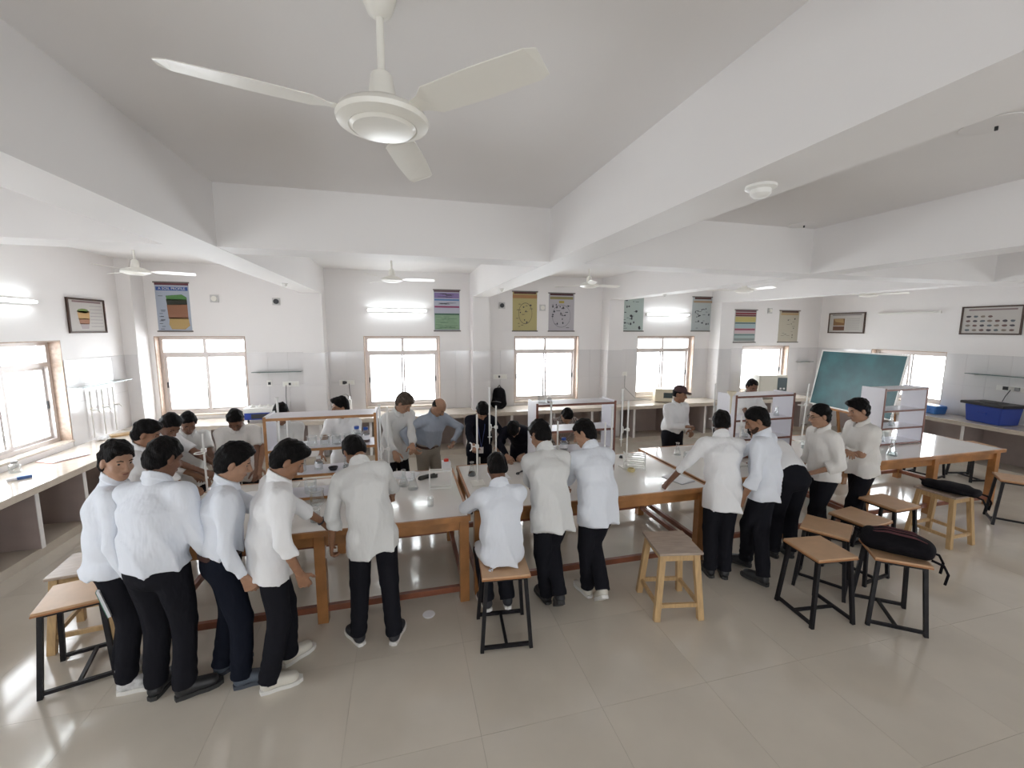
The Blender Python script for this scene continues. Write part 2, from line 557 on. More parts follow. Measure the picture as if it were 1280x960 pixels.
# ------------------------------------------------------------------ stools
def make_metal_stool():
    e = empty('metal_stool')
    boxobj('seat', -.185, .185, -.185, .185, .583, .6, SEAT, e, .003)
    boxobj('seat_edge', -.188, .188, -.188, .188, .572, .584, SEATE, e, .002)
    b = MB()
    for s in (-1, 1):
        b.bar((-.15, s * .15, .56), (.15, s * .15, .56), .025)
        b.bar((s * .15, -.14, .56), (s * .15, .14, .56), .025)
    b.build('seat_frame', BLACKM, e)
    for sx in (-1, 1):
        for sy in (-1, 1):
            MB().bar((sx * .15, sy * .15, .572), (sx * .19, sy * .195, 0), .028, .028, (0, 1, 0)).build('leg', BLACKM, e)
    for sy in (-1, 1):
        MB().bar((-.185, sy * .193, .035), (.185, sy * .193, .035), .024).build('foot_bar', BLACKM, e)
    MB().bar((0, -.19, .035), (0, .19, .035), .022).build('cross_bar', BLACKM, e)
    return e
def make_wood_stool():
    e = empty('wooden_stool')
    boxobj('seat', -.19, .19, -.2, .2, .578, .6, SEATG, e, .004)
    for sx in (-1, 1):
        for sy in (-1, 1):
            MB().bar((sx * .145, sy * .155, .578), (sx * .192, sy * .205, 0), .052, .045, (0, 1, 0)).build('leg', PINE, e, bevel=.003)
    for s in (-1, 1):
        MB().bar((-.14, s * .158, .545), (.14, s * .158, .545), .02, .06).build('apron', PINE, e)
        MB().bar((s * .148, -.15, .545), (s * .148, .15, .545), .02, .06).build('apron', PINE, e)
        MB().bar((-.18, s * .193, .13), (.18, s * .193, .13), .022, .035).build('stretcher', PINE, e)
        MB().bar((s * .181, -.19, .13), (s * .181, .19, .13), .022, .035).build('stretcher', PINE, e)
    return e
ms, ws = make_metal_stool(), make_wood_stool()
first = {'m': True, 'w': True}
def stool(kind, x, y, rz, label):
    p = ms if kind == 'm' else ws
    if first[kind]:
        o = p
        first[kind] = False
    else:
        o = copy_tree(p)
    o.location = (x, y, 0)
    o.rotation_euler = (0, 0, math.radians(rz))
    tag(o, label, 'stool', 'black metal stools with brown tops' if kind == 'm' else 'pale wooden stools')
stool('m', .735, 3.085, -5.5, 'black metal stool under the seated student')
stool('m', 3.43, 2.665, 84, 'black metal stool with bare brown top, frontmost of the empty ones')
stool('m', 3.875, 2.965, 33, 'bare metal stool just behind the frontmost empty stool, turned askew')
stool('m', 4.41, 3.05, 8, 'bare metal stool beyond the askew stool, in front of the two watching students')
stool('m', 5.11, 3.26, 2, 'bare metal stool farthest back, beside the pale wooden stool with a black bag')
stool('m', 3.985, 2.46, -37, 'black metal stool carrying the maroon-black backpack')
stool('m', 7.50, 3.40, 38, 'metal stool cut off by the right edge of the photo')
stool('m', -2.26, 3.465, 16, 'metal stool at far left beside the striped sneakers')
stool('m', 8.52, 4.98, 10, 'stool seen under the right end table, left of its twin, only legs showing')
stool('m', 9.12, 4.70, -14, 'stool seen under the right end table, nearest the right counter, only legs showing')
stool('w', 2.25, 3.06, -11, 'pale wooden stool with empty grey top at the centre')
stool('w', 6.11, 3.345, 2, 'pale wooden stool under the flat black bag')
stool('w', -2.46, 3.92, 8, 'pale wooden stool behind the metal stool at far left')

# ------------------------------------------------------------------ ceiling fans
def fan(x, y, zr, rz, label):
    e = empty('ceiling_fan', (x, y, ZC), rz, label, 'fan', 'ceiling fans')
    MB().lathe([(.055, -.001), (.055, -.02), (.04, -.06), (.016, -.075)], n=18).build('canopy', WHITEM, e, True)
    MB().tube([(0, 0, -.05), (0, 0, zr + .10)], .013, 12).build('down_rod', WHITEM, e, True)
    MB().lathe([(.02, zr + .16), (.035, zr + .15), (.05, zr + .06), (.09, zr + .055), (.10, zr + .045), (.145, zr + .025), (.155, zr + .008), (.15, zr - .006), (.115, zr - .018), (.11, zr - .016), (.10, zr - .026), (.05, zr - .03), (.004, zr - .031)], n=36).build('motor_housing', WHITEM, e, True)
    for k in range(3):
        a = math.radians(120 * k)
        b = MB()
        prof = [(.13, .022), (.18, .03), (.22, .058), (.40, .062), (.58, .055), (.61, .04)]
        vs, fs = [], []
        for r, w in prof:
            for s, dz in ((-1, .012), (1, -.012)):
                for t in (0, -.003):
                    vs.append((r * math.cos(a) - s * w * math.sin(a), r * math.sin(a) + s * w * math.cos(a), zr + .02 + dz * min(1, (r - .1) * 8) + t))
        for i in range(len(prof) - 1):
            p, q = i * 4, i * 4 + 4
            fs += [(p, p + 2, q + 2, q), (p + 1, q + 1, q + 3, p + 3), (p, q, q + 1, p + 1), (p + 2, p + 3, q + 3, q + 2)]
        fs += [(0, 1, 3, 2), (len(vs) - 4, len(vs) - 2, len(vs) - 1, len(vs) - 3)]
        b.add(vs, fs).build('blade', WHITEM, e)
fan(-.04, 1.62, -.40, 75, 'white ceiling fan nearest the viewer, seen from below')
fan(-3.22, 6.5, -.41, 20, 'ceiling fan in the left corner bay by the soil poster')
fan(-.11, 6.5, -.41, 0, 'ceiling fan above the lit tube in the second bay')
fan(2.95, 6.45, -.41, 12, 'ceiling fan in front of the yellow and grey charts')
fan(5.95, 6.45, -.41, 35, 'ceiling fan in the fourth bay left of the striped chart')
fan(9.1, 6.6, -.41, 50, 'ceiling fan in the far right bay above the chalkboard')
# round fittings under the beams and on the ceiling
def detector(x, y, z, r, label):
    e = empty('smoke_detector', (x, y, z), 0, label, 'detector', 'smoke detectors')
    MB().lathe([(r, -.001), (r, -.012), (r * .82, -.018)], n=24).build('base_ring', WHITEP, e, True)
    MB().lathe([(r * .66, -.016), (r * .66, -.036), (r * .45, -.048), (.004, -.05)], n=24).build('sensor_head', WHITEP, e, True)
detector(1.525, 1.60, ZB, .062, 'round white detector under the near right beam')
detector(-1.55, 6.63, ZB, .04, 'small detector under the left beam near the window wall')
detector(1.52, 6.55, ZB, .04, 'small detector under the middle beam near the window wall')
detector(4.52, 6.7, ZB, .04, 'small detector under the third beam near the window wall')
for x, y, lab in ((3.1, 1.71, 'flat round ceiling hook plate in the near right bay'), (4.1, 3.72, 'flat round ceiling hook plate beside the third beam')):
    e = empty('ceiling_plate', (x, y, ZC), 0, lab, 'plate')
    MB().lathe([(.13, -.001), (.13, -.006), (.11, -.010), (.004, -.010)], n=24).build('cover_disc', CEIL, e, True)
    MB().tube([(.03, 0, -.008), (.03, 0, -.03)], .008, 8).build('hook_stub', DARK, e)

# ------------------------------------------------------------------ tube lights
def tubelight(p0, p1, nrm, lit, label):
    a, b = Vector(p0), Vector(p1)
    n = Vector(nrm)
    d = (b - a).normalized()
    e = empty('tube_light', tuple((a + b) / 2), 0, label, 'light', 'wall tube lights')
    c = (a + b) / 2
    MB().bar(a - c + n * .02, b - c + n * .02, .04, .05).build('batten', WHITEP, e)
    for q, s in ((a, 1), (b, -1)):
        MB().bar(q - c + n * .04 + d * s * .0, q - c + n * .075, .03, .03).build('end_holder', WHITEP, e)
    MB().tube([a - c + n * .062 + d * .015, b - c + n * .062 - d * .015], .014, 12).build('tube', TUBE if lit else WHITEP, e, True)
    return e
tubelight((-.62, YB, 2.80), (.50, YB, 2.80), (0, -1, 0), True, 'lit tube light on the back wall above the second window')
tubelight((5.36, YB, 2.79), (6.46, YB, 2.79), (0, -1, 0), True, 'lit tube light on the back wall between two pale charts')
tubelight((XL, 5.5, 2.76), (XL, 6.62, 2.76), (1, 0, 0), True, 'lit tube light on the left wall above the window')
tubelight((XR, 7.25, 2.82), (XR, 6.12, 2.82), (-1, 0, 0), False, 'unlit tube light on the right wall between two framed charts')

# ------------------------------------------------------------------ charts and framed pictures
def pmat(r, g, b):
    return mat('print_%d_%d_%d' % (r, g, b), tuple(.66 * (v / 255) ** 2.2 for v in (r, g, b)), 0.5)
def local_wall(e, along, sgn):
    """frame for wall art: local x to the right as seen from the room, local y out of the wall, z up"""
    if along == 'back':
        e.rotation_euler = (0, 0, math.pi)      # local +y -> world -y
    elif along == 'left':
        e.rotation_euler = (0, 0, -math.pi / 2)
    else:
        e.rotation_euler = (0, 0, math.pi / 2)
def art(name, label, cat, wall, u0, u1, z0, z1, paper, prints, rods=True, frame=None, texts=()):
    cu, cz = (u0 + u1) / 2, (z0 + z1) / 2
    pos = {'back': (cu, YB - .001, cz), 'left': (XL + .001, cu, cz), 'right': (XR - .001, cu, cz)}[wall]
    e = empty(name, pos, 0, label, cat)
    local_wall(e, wall, 1)
    w, h = abs(u1 - u0), z1 - z0
    X = lambda f: (0.5 - f) * w               # fraction from the viewer's left
    Z = lambda f: (0.5 - f) * h               # fraction from the top
    t = .003
    if frame:
        t = .012
        b = MB()
        g = .025
        for q in ((-w / 2, w / 2, 0, .025, h / 2 - g, h / 2), (-w / 2, w / 2, 0, .025, -h / 2, -h / 2 + g), (-w / 2, -w / 2 + g, 0, .025, -h / 2 + g, h / 2 - g), (w / 2 - g, w / 2, 0, .025, -h / 2 + g, h / 2 - g)):
            b.box(*q)
        b.build('frame', frame, e)
    MB().box(-w / 2 + (.02 if frame else 0), w / 2 - (.02 if frame else 0), 0, t, -h / 2 + (.02 if frame else 0), h / 2 - (.02 if frame else 0)).build('sheet', paper, e)
    if rods:
        for s in (1, -1):
            MB().tube([(-w / 2 - .015, .012, s * h / 2), (w / 2 + .015, .012, s * h / 2)], .012, 8).build('hanging_rod', mat('chart_rod', (.16, .14, .13), .5), e, True)
    ms_, b = [], MB()
    for pr in prints:
        m = pr[-1]
        if pr[0] == 'r' and pr[2] - pr[1] > .5:
            MB().box(X(pr[2]), X(pr[1]), t, t + .001, Z(pr[4]), Z(pr[3])).build('colour_band', m, e)
            continue
        if m not in ms_:
            ms_.append(m)
        b.use(ms_.index(m))
        if pr[0] == 'r':
            _, a0, a1, c0, c1, _m = pr
            b.box(X(a1), X(a0), t, t + .0012, Z(c1), Z(c0))
        else:
            pts = [(X(p[0]), Z(p[1])) for p in pr[1]]
            n = len(pts)
            b.add([(p[0], t + .0016, p[1]) for p in pts], [tuple(range(n))])
    if b.f:
        tag(b.build('fine_print', ms_, e), kind='stuff')
    for s, fx, fz, size, m in texts:
        c = bpy.data.curves.new('lettering', 'FONT')
        c.body = s
        c.size = size
        c.align_x = 'CENTER'
        c.align_y = 'CENTER'
        tmp = bpy.data.objects.new('lettering', c)
        COL.objects.link(tmp)
        bpy.context.view_layer.update()
        me = bpy.data.meshes.new_from_object(tmp.evaluated_get(bpy.context.evaluated_depsgraph_get()))
        bpy.data.objects.remove(tmp)
        o = bpy.data.objects.new('lettering', me)
        COL.objects.link(o)
        me.materials.clear()
        me.materials.append(m)
        o.parent = e
        o.location = (X(fx), t + .003, Z(fz))
        o.rotation_euler = (math.pi / 2, 0, math.pi)
    return e
def blob(cx, cy, rx, ry, n=10, seed=0):
    rr = random.Random(seed)
    return [(cx + rx * math.cos(2 * math.pi * k / n) * rr.uniform(.8, 1.1), cy + ry * math.sin(2 * math.pi * k / n) * rr.uniform(.8, 1.1)) for k in range(n)]
def ring(cx, cy, rx, ry, w, n=28):
    out = []
    for k in range(n):
        a0, a1 = 2 * math.pi * k / n, 2 * math.pi * (k + 1) / n
        out.append([(cx + rx * math.cos(a0), cy + ry * math.sin(a0)), (cx + rx * math.cos(a1), cy + ry * math.sin(a1)), (cx + (rx - w) * math.cos(a1), cy + (ry - w) * math.sin(a1)), (cx + (rx - w) * math.cos(a0), cy + (ry - w) * math.sin(a0))])
    return out
K = pmat(70, 68, 76)
def dashes(n, seed, a0, a1, c0, c1, m, w=(.06, .16), h=.012):
    rr = random.Random(seed)
    return [('r', x, x + rr.uniform(*w), y, y + h, m) for x, y in ((rr.uniform(a0, a1), rr.uniform(c0, c1)) for _ in range(n))]
def figs(n, seed, a0, a1, c0, c1, r=.035):
    rr = random.Random(seed)
    return [('p', blob(rr.uniform(a0, a1), rr.uniform(c0, c1), rr.uniform(.6, 1.2) * r, rr.uniform(.5, 1) * r, 9, k), K) for k in range(n)]
q = 8.65 / 8.3
soil = [('r', 0, 1, 0, .055, pmat(120, 60, 70)), ('r', .03, .97, .09, .165, pmat(62, 98, 172)),
        ('p', [(.30, .27), (.78, .24), (.92, .30), (.92, .36), (.32, .36)], pmat(96, 150, 84)), ('p', [(.30, .34), (.92, .34), (.92, .45), (.32, .46)], pmat(58, 62, 50)),
        ('p', [(.31, .45), (.92, .44), (.92, .74), (.33, .74)], pmat(168, 116, 88)), ('p', [(.36, .72), (.92, .72), (.95, .88), (.80, .96), (.40, .96), (.33, .86)], pmat(205, 172, 112))] + dashes(12, 3, .05, .14, .25, .95, K, (.08, .14), .01)
art('wall_poster', 'blue soil profile poster showing a block of earth with grass', 'poster', 'back', -4.04, -3.54, 2.39, 3.22, pmat(196, 206, 224), soil, texts=[('A SOIL PROFILE', .5, .127, .058, pmat(245, 245, 250))])
art('wall_poster', 'poster striped purple, blue and green right of the second tube light', 'poster', 'back', .64, 1.15, 2.41, 3.215, pmat(205, 206, 222),
    [('r', 0, 1, 0, .05, pmat(120, 90, 100)), ('r', .02, .98, .07, .20, pmat(150, 128, 180)), ('r', .02, .98, .22, .26, pmat(96, 140, 190)), ('r', .02, .98, .39, .43, pmat(165, 62, 110)), ('r', .02, .98, .57, .61, pmat(70, 110, 90)), ('r', .02, .98, .61, .97, pmat(150, 182, 148))] + dashes(26, 5, .05, .6, .64, .94, pmat(96, 130, 100), (.2, .35), .008) + dashes(10, 6, .1, .6, .09, .18, K, (.15, .3), .01) + dashes(8, 16, .05, .5, .29, .37, K, (.2, .4), .008))
art('wall_poster', 'yellow chart with a ringed diagram above the third window', 'poster', 'back', 2.25, 2.78, 2.41, 3.225, pmat(206, 192, 132),
    [('r', .05, .95, .0, .06, pmat(96, 48, 44)), ('r', .0, 1, .08, .17, pmat(190, 140, 90))] + [('p', r, K) for r in ring(.52, .55, .28, .27, .012)] + figs(6, 7, .3, .75, .32, .8) + dashes(10, 8, .1, .7, .3, .9, K))
art('wall_poster', 'grey-white chart of small figures beside the yellow chart', 'poster', 'back', 3.04, 3.62, 2.41, 3.21, pmat(205, 200, 206),
    [('r', .05, .95, 0, .06, pmat(86, 40, 42)), ('r', .05, .95, .09, .16, pmat(160, 150, 100)), ('r', .4, .6, .20, .26, pmat(190, 170, 80))] + [('p', r, K) for r in ring(.5, .6, .36, .3, .008)] + figs(14, 9, .15, .85, .3, .92) + dashes(12, 10, .1, .7, .3, .92, K))
art('wall_poster', 'pale green chart half hidden by the beam, left of the lit tube', 'poster', 'back', 4.72, 5.30, 2.415, 3.2, pmat(200, 214, 208),
    [('r', .05, .95, 0, .06, pmat(80, 50, 50))] + figs(12, 11, .15, .85, .12, .92, .05) + dashes(14, 12, .1, .7, .12, .92, K))
art('wall_poster', 'pale chart of insects right of the lit tube above the fourth window', 'poster', 'back', 6.57, 7.13, 2.42, 3.21, pmat(204, 212, 212),
    [('r', .1, .9, .01, .07, pmat(96, 58, 52)), ('r', .05, .95, .11, .17, pmat(190, 160, 130))] + figs(16, 13, .15, .85, .26, .92) + dashes(10, 14, .1, .7, .25, .92, K))
stripes = [(0, .06, (120, 70, 84)), (.08, .14, (150, 60, 70)), (.15, .20, (110, 50, 50)), (.21, .37, (212, 196, 120)), (.38, .43, (100, 130, 130)), (.44, .56, (178, 204, 210)), (.57, .63, (172, 84, 108)), (.64, .73, (226, 200, 204)), (.74, .79, (110, 140, 138)), (.80, .86, (176, 200, 196)), (.87, .95, (140, 152, 148))]
art('wall_poster', 'chart of bright horizontal stripes above the fifth window', 'poster', 'back', 7.77, 8.40, 2.15, 2.93, pmat(214, 212, 208), [('r', .03, .97, a, b, pmat(*c)) for a, b, c in stripes])
art('wall_poster', 'narrow cream chart with faint drawings beside the striped chart', 'poster', 'back', 9.09, 9.70, 2.15, 2.93, pmat(212, 204, 184), [('r', .1, .95, .01, .06, pmat(98, 66, 52)), ('r', .08, .95, .07, .14, pmat(206, 176, 130))] + figs(7, 15, .2, .8, .25, .85, .03) + dashes(10, 17, .1, .7, .2, .92, pmat(150, 146, 140)))
FR = mat('picture_frame_wood', (.06, .03, .02), .4)
art('framed_chart', 'dark-framed chart of a round layered soil column on the left wall', 'picture', 'left', 7.17, 7.93, 2.37, 2.86, pmat(216, 210, 204),
    [('r', .14, .9, .07, .12, pmat(150, 120, 120)), ('p', blob(.40, .36, .17, .07, 14, 1), pmat(120, 140, 70)), ('p', [(.24, .36), (.56, .36), (.55, .60), (.26, .60)], pmat(214, 170, 110)), ('p', [(.26, .58), (.55, .58), (.53, .74), (.28, .74)], pmat(178, 120, 84)), ('p', [(.28, .72), (.53, .72), (.50, .88), (.32, .88)], pmat(190, 176, 176))] + [('r', .58, .92, .2 + .1 * k, .215 + .1 * k, pmat(170, 166, 166)) for k in range(7)], rods=False, frame=FR)
art('framed_chart', 'dark-framed chart with a brown photo on the right wall near the corner', 'picture', 'right', 7.55, 8.42, 2.38, 2.87, pmat(220, 216, 210),
    [('r', .1, .9, .08, .13, pmat(150, 140, 140)), ('r', .14, .46, .28, .62, pmat(150, 112, 74)), ('p', [(.16, .3), (.42, .3), (.44, .5), (.2, .44)], pmat(196, 164, 116)), ('r', .14, .46, .66, .86, pmat(120, 84, 66))] + [('r', .50, .86, .3 + .08 * k, .315 + .08 * k, pmat(170, 166, 166)) for k in range(7)], rods=False, frame=FR)
rocks = [('p', blob(.13 + .12 * i, .36 + .16 * j, .045, .042, 9, i * 7 + j), pmat(*((90, 84, 90), (128, 100, 96), (150, 136, 124), (108, 116, 124))[(i * 3 + j) % 4])) for i in range(7) for j in range(4) if not (j == 0 and i > 3)]
art('framed_chart', 'dark-framed chart with rows of small rock pictures at the right edge', 'picture', 'right', 4.95, 5.80, 2.38, 2.90, pmat(220, 214, 208), [('r', .12, .9, .1, .15, pmat(150, 130, 130))] + rocks, rods=False, frame=FR)

# ------------------------------------------------------------------ green chalkboard on its stand
TLc, TRc, BLc = Vector((8.542, 6.985, 2.04)), Vector((8.266, 5.224, 2.04)), Vector((8.351, 7.015, .9125))
ux = (TRc - TLc).normalized()
uz = (TLc - BLc).normalized()
un = uz.cross(ux) * -1
if un.x > 0:
    un = -un
W_, H_ = (TRc - TLc).length, (TLc - BLc).length
e = empty('chalkboard', (8.4, 6.1, 0), 0, 'green chalkboard leaning back on a wooden stand', 'chalkboard')
o0 = Vector((8.4, 6.1, 0))
def bq(u0, u1, w0, w1, n0, n1, nm, m):
    b = MB()
    vs = []
    for n in (n0, n1):
        for u, w in ((u0, w0), (u1, w0), (u1, w1), (u0, w1)):
            vs.append(BLc + ux * u + uz * w + un * n - o0)
    return b.add(vs, [(0, 1, 2, 3), (7, 6, 5, 4), (0, 4, 5, 1), (1, 5, 6, 2), (2, 6, 7, 3), (3, 7, 4, 0)]).build(nm, m, e)
BOARD = mat('chalkboard_green', (.02, .105, .12), .42, noise=.35, nscale=2.5)
bq(.02, W_ - .02, .02, H_ - .02, 0, .012, 'board', BOARD)
for q_ in ((0, W_, 0, .025), (0, W_, H_ - .025, H_), (0, .025, .025, H_ - .025), (W_ - .025, W_, .025, H_ - .025)):
    bq(*q_, -.006, .02, 'frame_strip', WHITEP)
for u in (.3, W_ - .3):
    p = BLc + ux * u - o0
    MB().bar(p + uz * .6 - un * .03, Vector((p.x - .10, p.y, 0)), .05, .035, (0, 1, 0)).build('front_leg', WOOD, e)
    MB().bar(p + uz * .9 - un * .05, Vector((p.x + .62, p.y, 0)), .045, .035, (0, 1, 0)).build('rear_leg', WOOD, e)
p0, p1 = BLc + ux * .2 - o0 - uz * .02, BLc + ux * (W_ - .2) - o0 - uz * .02
MB().bar(p0, p1, .06, .03).build('ledge', WOOD, e)

# ------------------------------------------------------------------ wall fittings: sockets, buttons, glass shelves, pipes
def wallbox(name, label, cat, wall, u, z, w, h, d, parts, m=WHITEP, group=None):
    pos = {'back': (u, YB - .010, z), 'left': (XL + .010, u, z), 'right': (XR - .010, u, z)}[wall]
    if z > ZT:
        pos = {'back': (u, YB, z), 'left': (XL, u, z), 'right': (XR, u, z)}[wall]
    e = empty(name, pos, 0, label, cat, group)
    local_wall(e, wall, 1)
    MB().box(-w / 2, w / 2, 0, d, -h / 2, h / 2).build('plate', m, e, bevel=.002)
    for nm, x, zz, ww, hh, dd, mm in parts:
        MB().box(x - ww / 2, x + ww / 2, d, d + dd, zz - hh / 2, zz + hh / 2).build(nm, mm, e)
    return e
SKT = [('switch', -.09, 0, .03, .045, .004, WHITEM), ('switch', -.04, 0, .03, .045, .004, WHITEM), ('socket', .02, 0, .04, .045, .003, DARK), ('socket', .085, 0, .045, .05, .003, WHITEM)]
wallbox('socket_plate', 'switch plate with four modules left of the first column', 'socket', 'back', -2.02, 1.42, .28, .10, .012, SKT, group='wall sockets')
wallbox('socket_plate', 'square single socket beside the first window', 'socket', 'back', -2.38, 1.44, .085, .11, .012, [('socket', 0, 0, .045, .05, .004, DARK)], group='wall sockets')
wallbox('socket_plate', 'switch plate with a black plug left of the second window', 'socket', 'back', -1.04, 1.42, .28, .10, .012, SKT + [('plug', .05, 0, .05, .06, .03, DARK)], group='wall sockets')
wallbox('socket_plate', 'switch plate left of the third window above the backpack', 'socket', 'back', 1.98, 1.46, .30, .10, .012, SKT, group='wall sockets')
wallbox('socket_plate', 'single socket right of the third column with a grey wire', 'socket', 'back', 4.88, 1.45, .12, .10, .012, [('socket', 0, 0, .04, .045, .003, WHITEM)], group='wall sockets')
wallbox('socket_plate', 'switch plate on the right wall above the blue lidded tub', 'socket', 'right', 4.98, 1.44, .36, .09, .012, [('plug', .05, 0, .06, .06, .03, DARK), ('plug', -.10, 0, .06, .06, .03, mat('grey_plastic', (.25, .25, .25), .5))], group='wall sockets')
for u, z, lab, mm in ((-3.16, 2.96, 'round white bell button right of the soil poster', WHITEM), (-2.18, 2.93, 'small square black-centred box left of the first column', DARK), (2.02, 2.93, 'small square black-centred box left of the yellow chart', DARK), (2.9, 2.90, 'round white bell button between the yellow and grey charts', WHITEM), (8.78, 2.92, 'small grey button right of the striped chart', WHITEM)):
    e = wallbox('wall_button', lab, 'button', 'back', u, z, .13, .13, .02, [], mat('grey_plate', (.56, .55, .54), .5))
    MB().lathe([(.045, 0), (.045, .018), (.004, .02)], n=16).build('button_cap', mm, e, True, loc=(0, .02, 0)).rotation_euler = (-math.pi / 2, 0, 0)
def gshelf(wall, u0, u1, z, label, d=.16):
    cu = (u0 + u1) / 2
    pos = {'back': (cu, YB - .010, z), 'left': (XL + .010, cu, z), 'right': (XR - .010, cu, z)}[wall]
    e = empty('glass_shelf', pos, 0, label, 'shelf')
    local_wall(e, wall, 1)
    w = u1 - u0
    MB().box(-w / 2, w / 2, 0, d, -.004, .004).build('glass_plate', CLEARSHELF, e)
    MB().box(-w / 2, w / 2, d, d + .004, -.006, .006).build('front_lip', mat('glass_edge', (.10, .16, .15), .2), e)
    for s in (-1, 1):
        MB().box(s * w * .38 - .012, s * w * .38 + .012, 0, d * .7, -.024, -.004).build('bracket', ALU, e)
gshelf('left', 7.0, 8.12, 1.63, 'clear glass shelf on the tiled left wall by the corner')
gshelf('back', -2.62, -1.80, 1.66, 'clear glass shelf right of the first window')
gshelf('right', 4.6, 5.55, 1.66, 'clear glass shelf on the right wall above the tub')
gshelf('back', 9.7, 10.12, 1.66, 'clear glass shelf in the far right corner', .14)
for k, u in enumerate((7.35, 7.6, 7.85)):
    e = empty('water_tap', (XL + .012, u, .86), 0, ('white pipe with tap on the left wall, %s the counter corner') % ('third from', 'second from', 'nearest')[k], 'tap', 'taps on the left wall')
    MB().tube([(.03, 0, .0), (.03, 0, .68)], .010, 8).build('pipe', WHITEP, e, True)
    MB().tube([(.03, 0, .40), (.10, 0, .41), (.13, 0, .37)], .010, 8).build('spout', WHITEP, e, True)
    MB().tube([(.03, -.03, .43), (.03, .03, .43)], .008, 8).build('handle', CREAM, e, True)

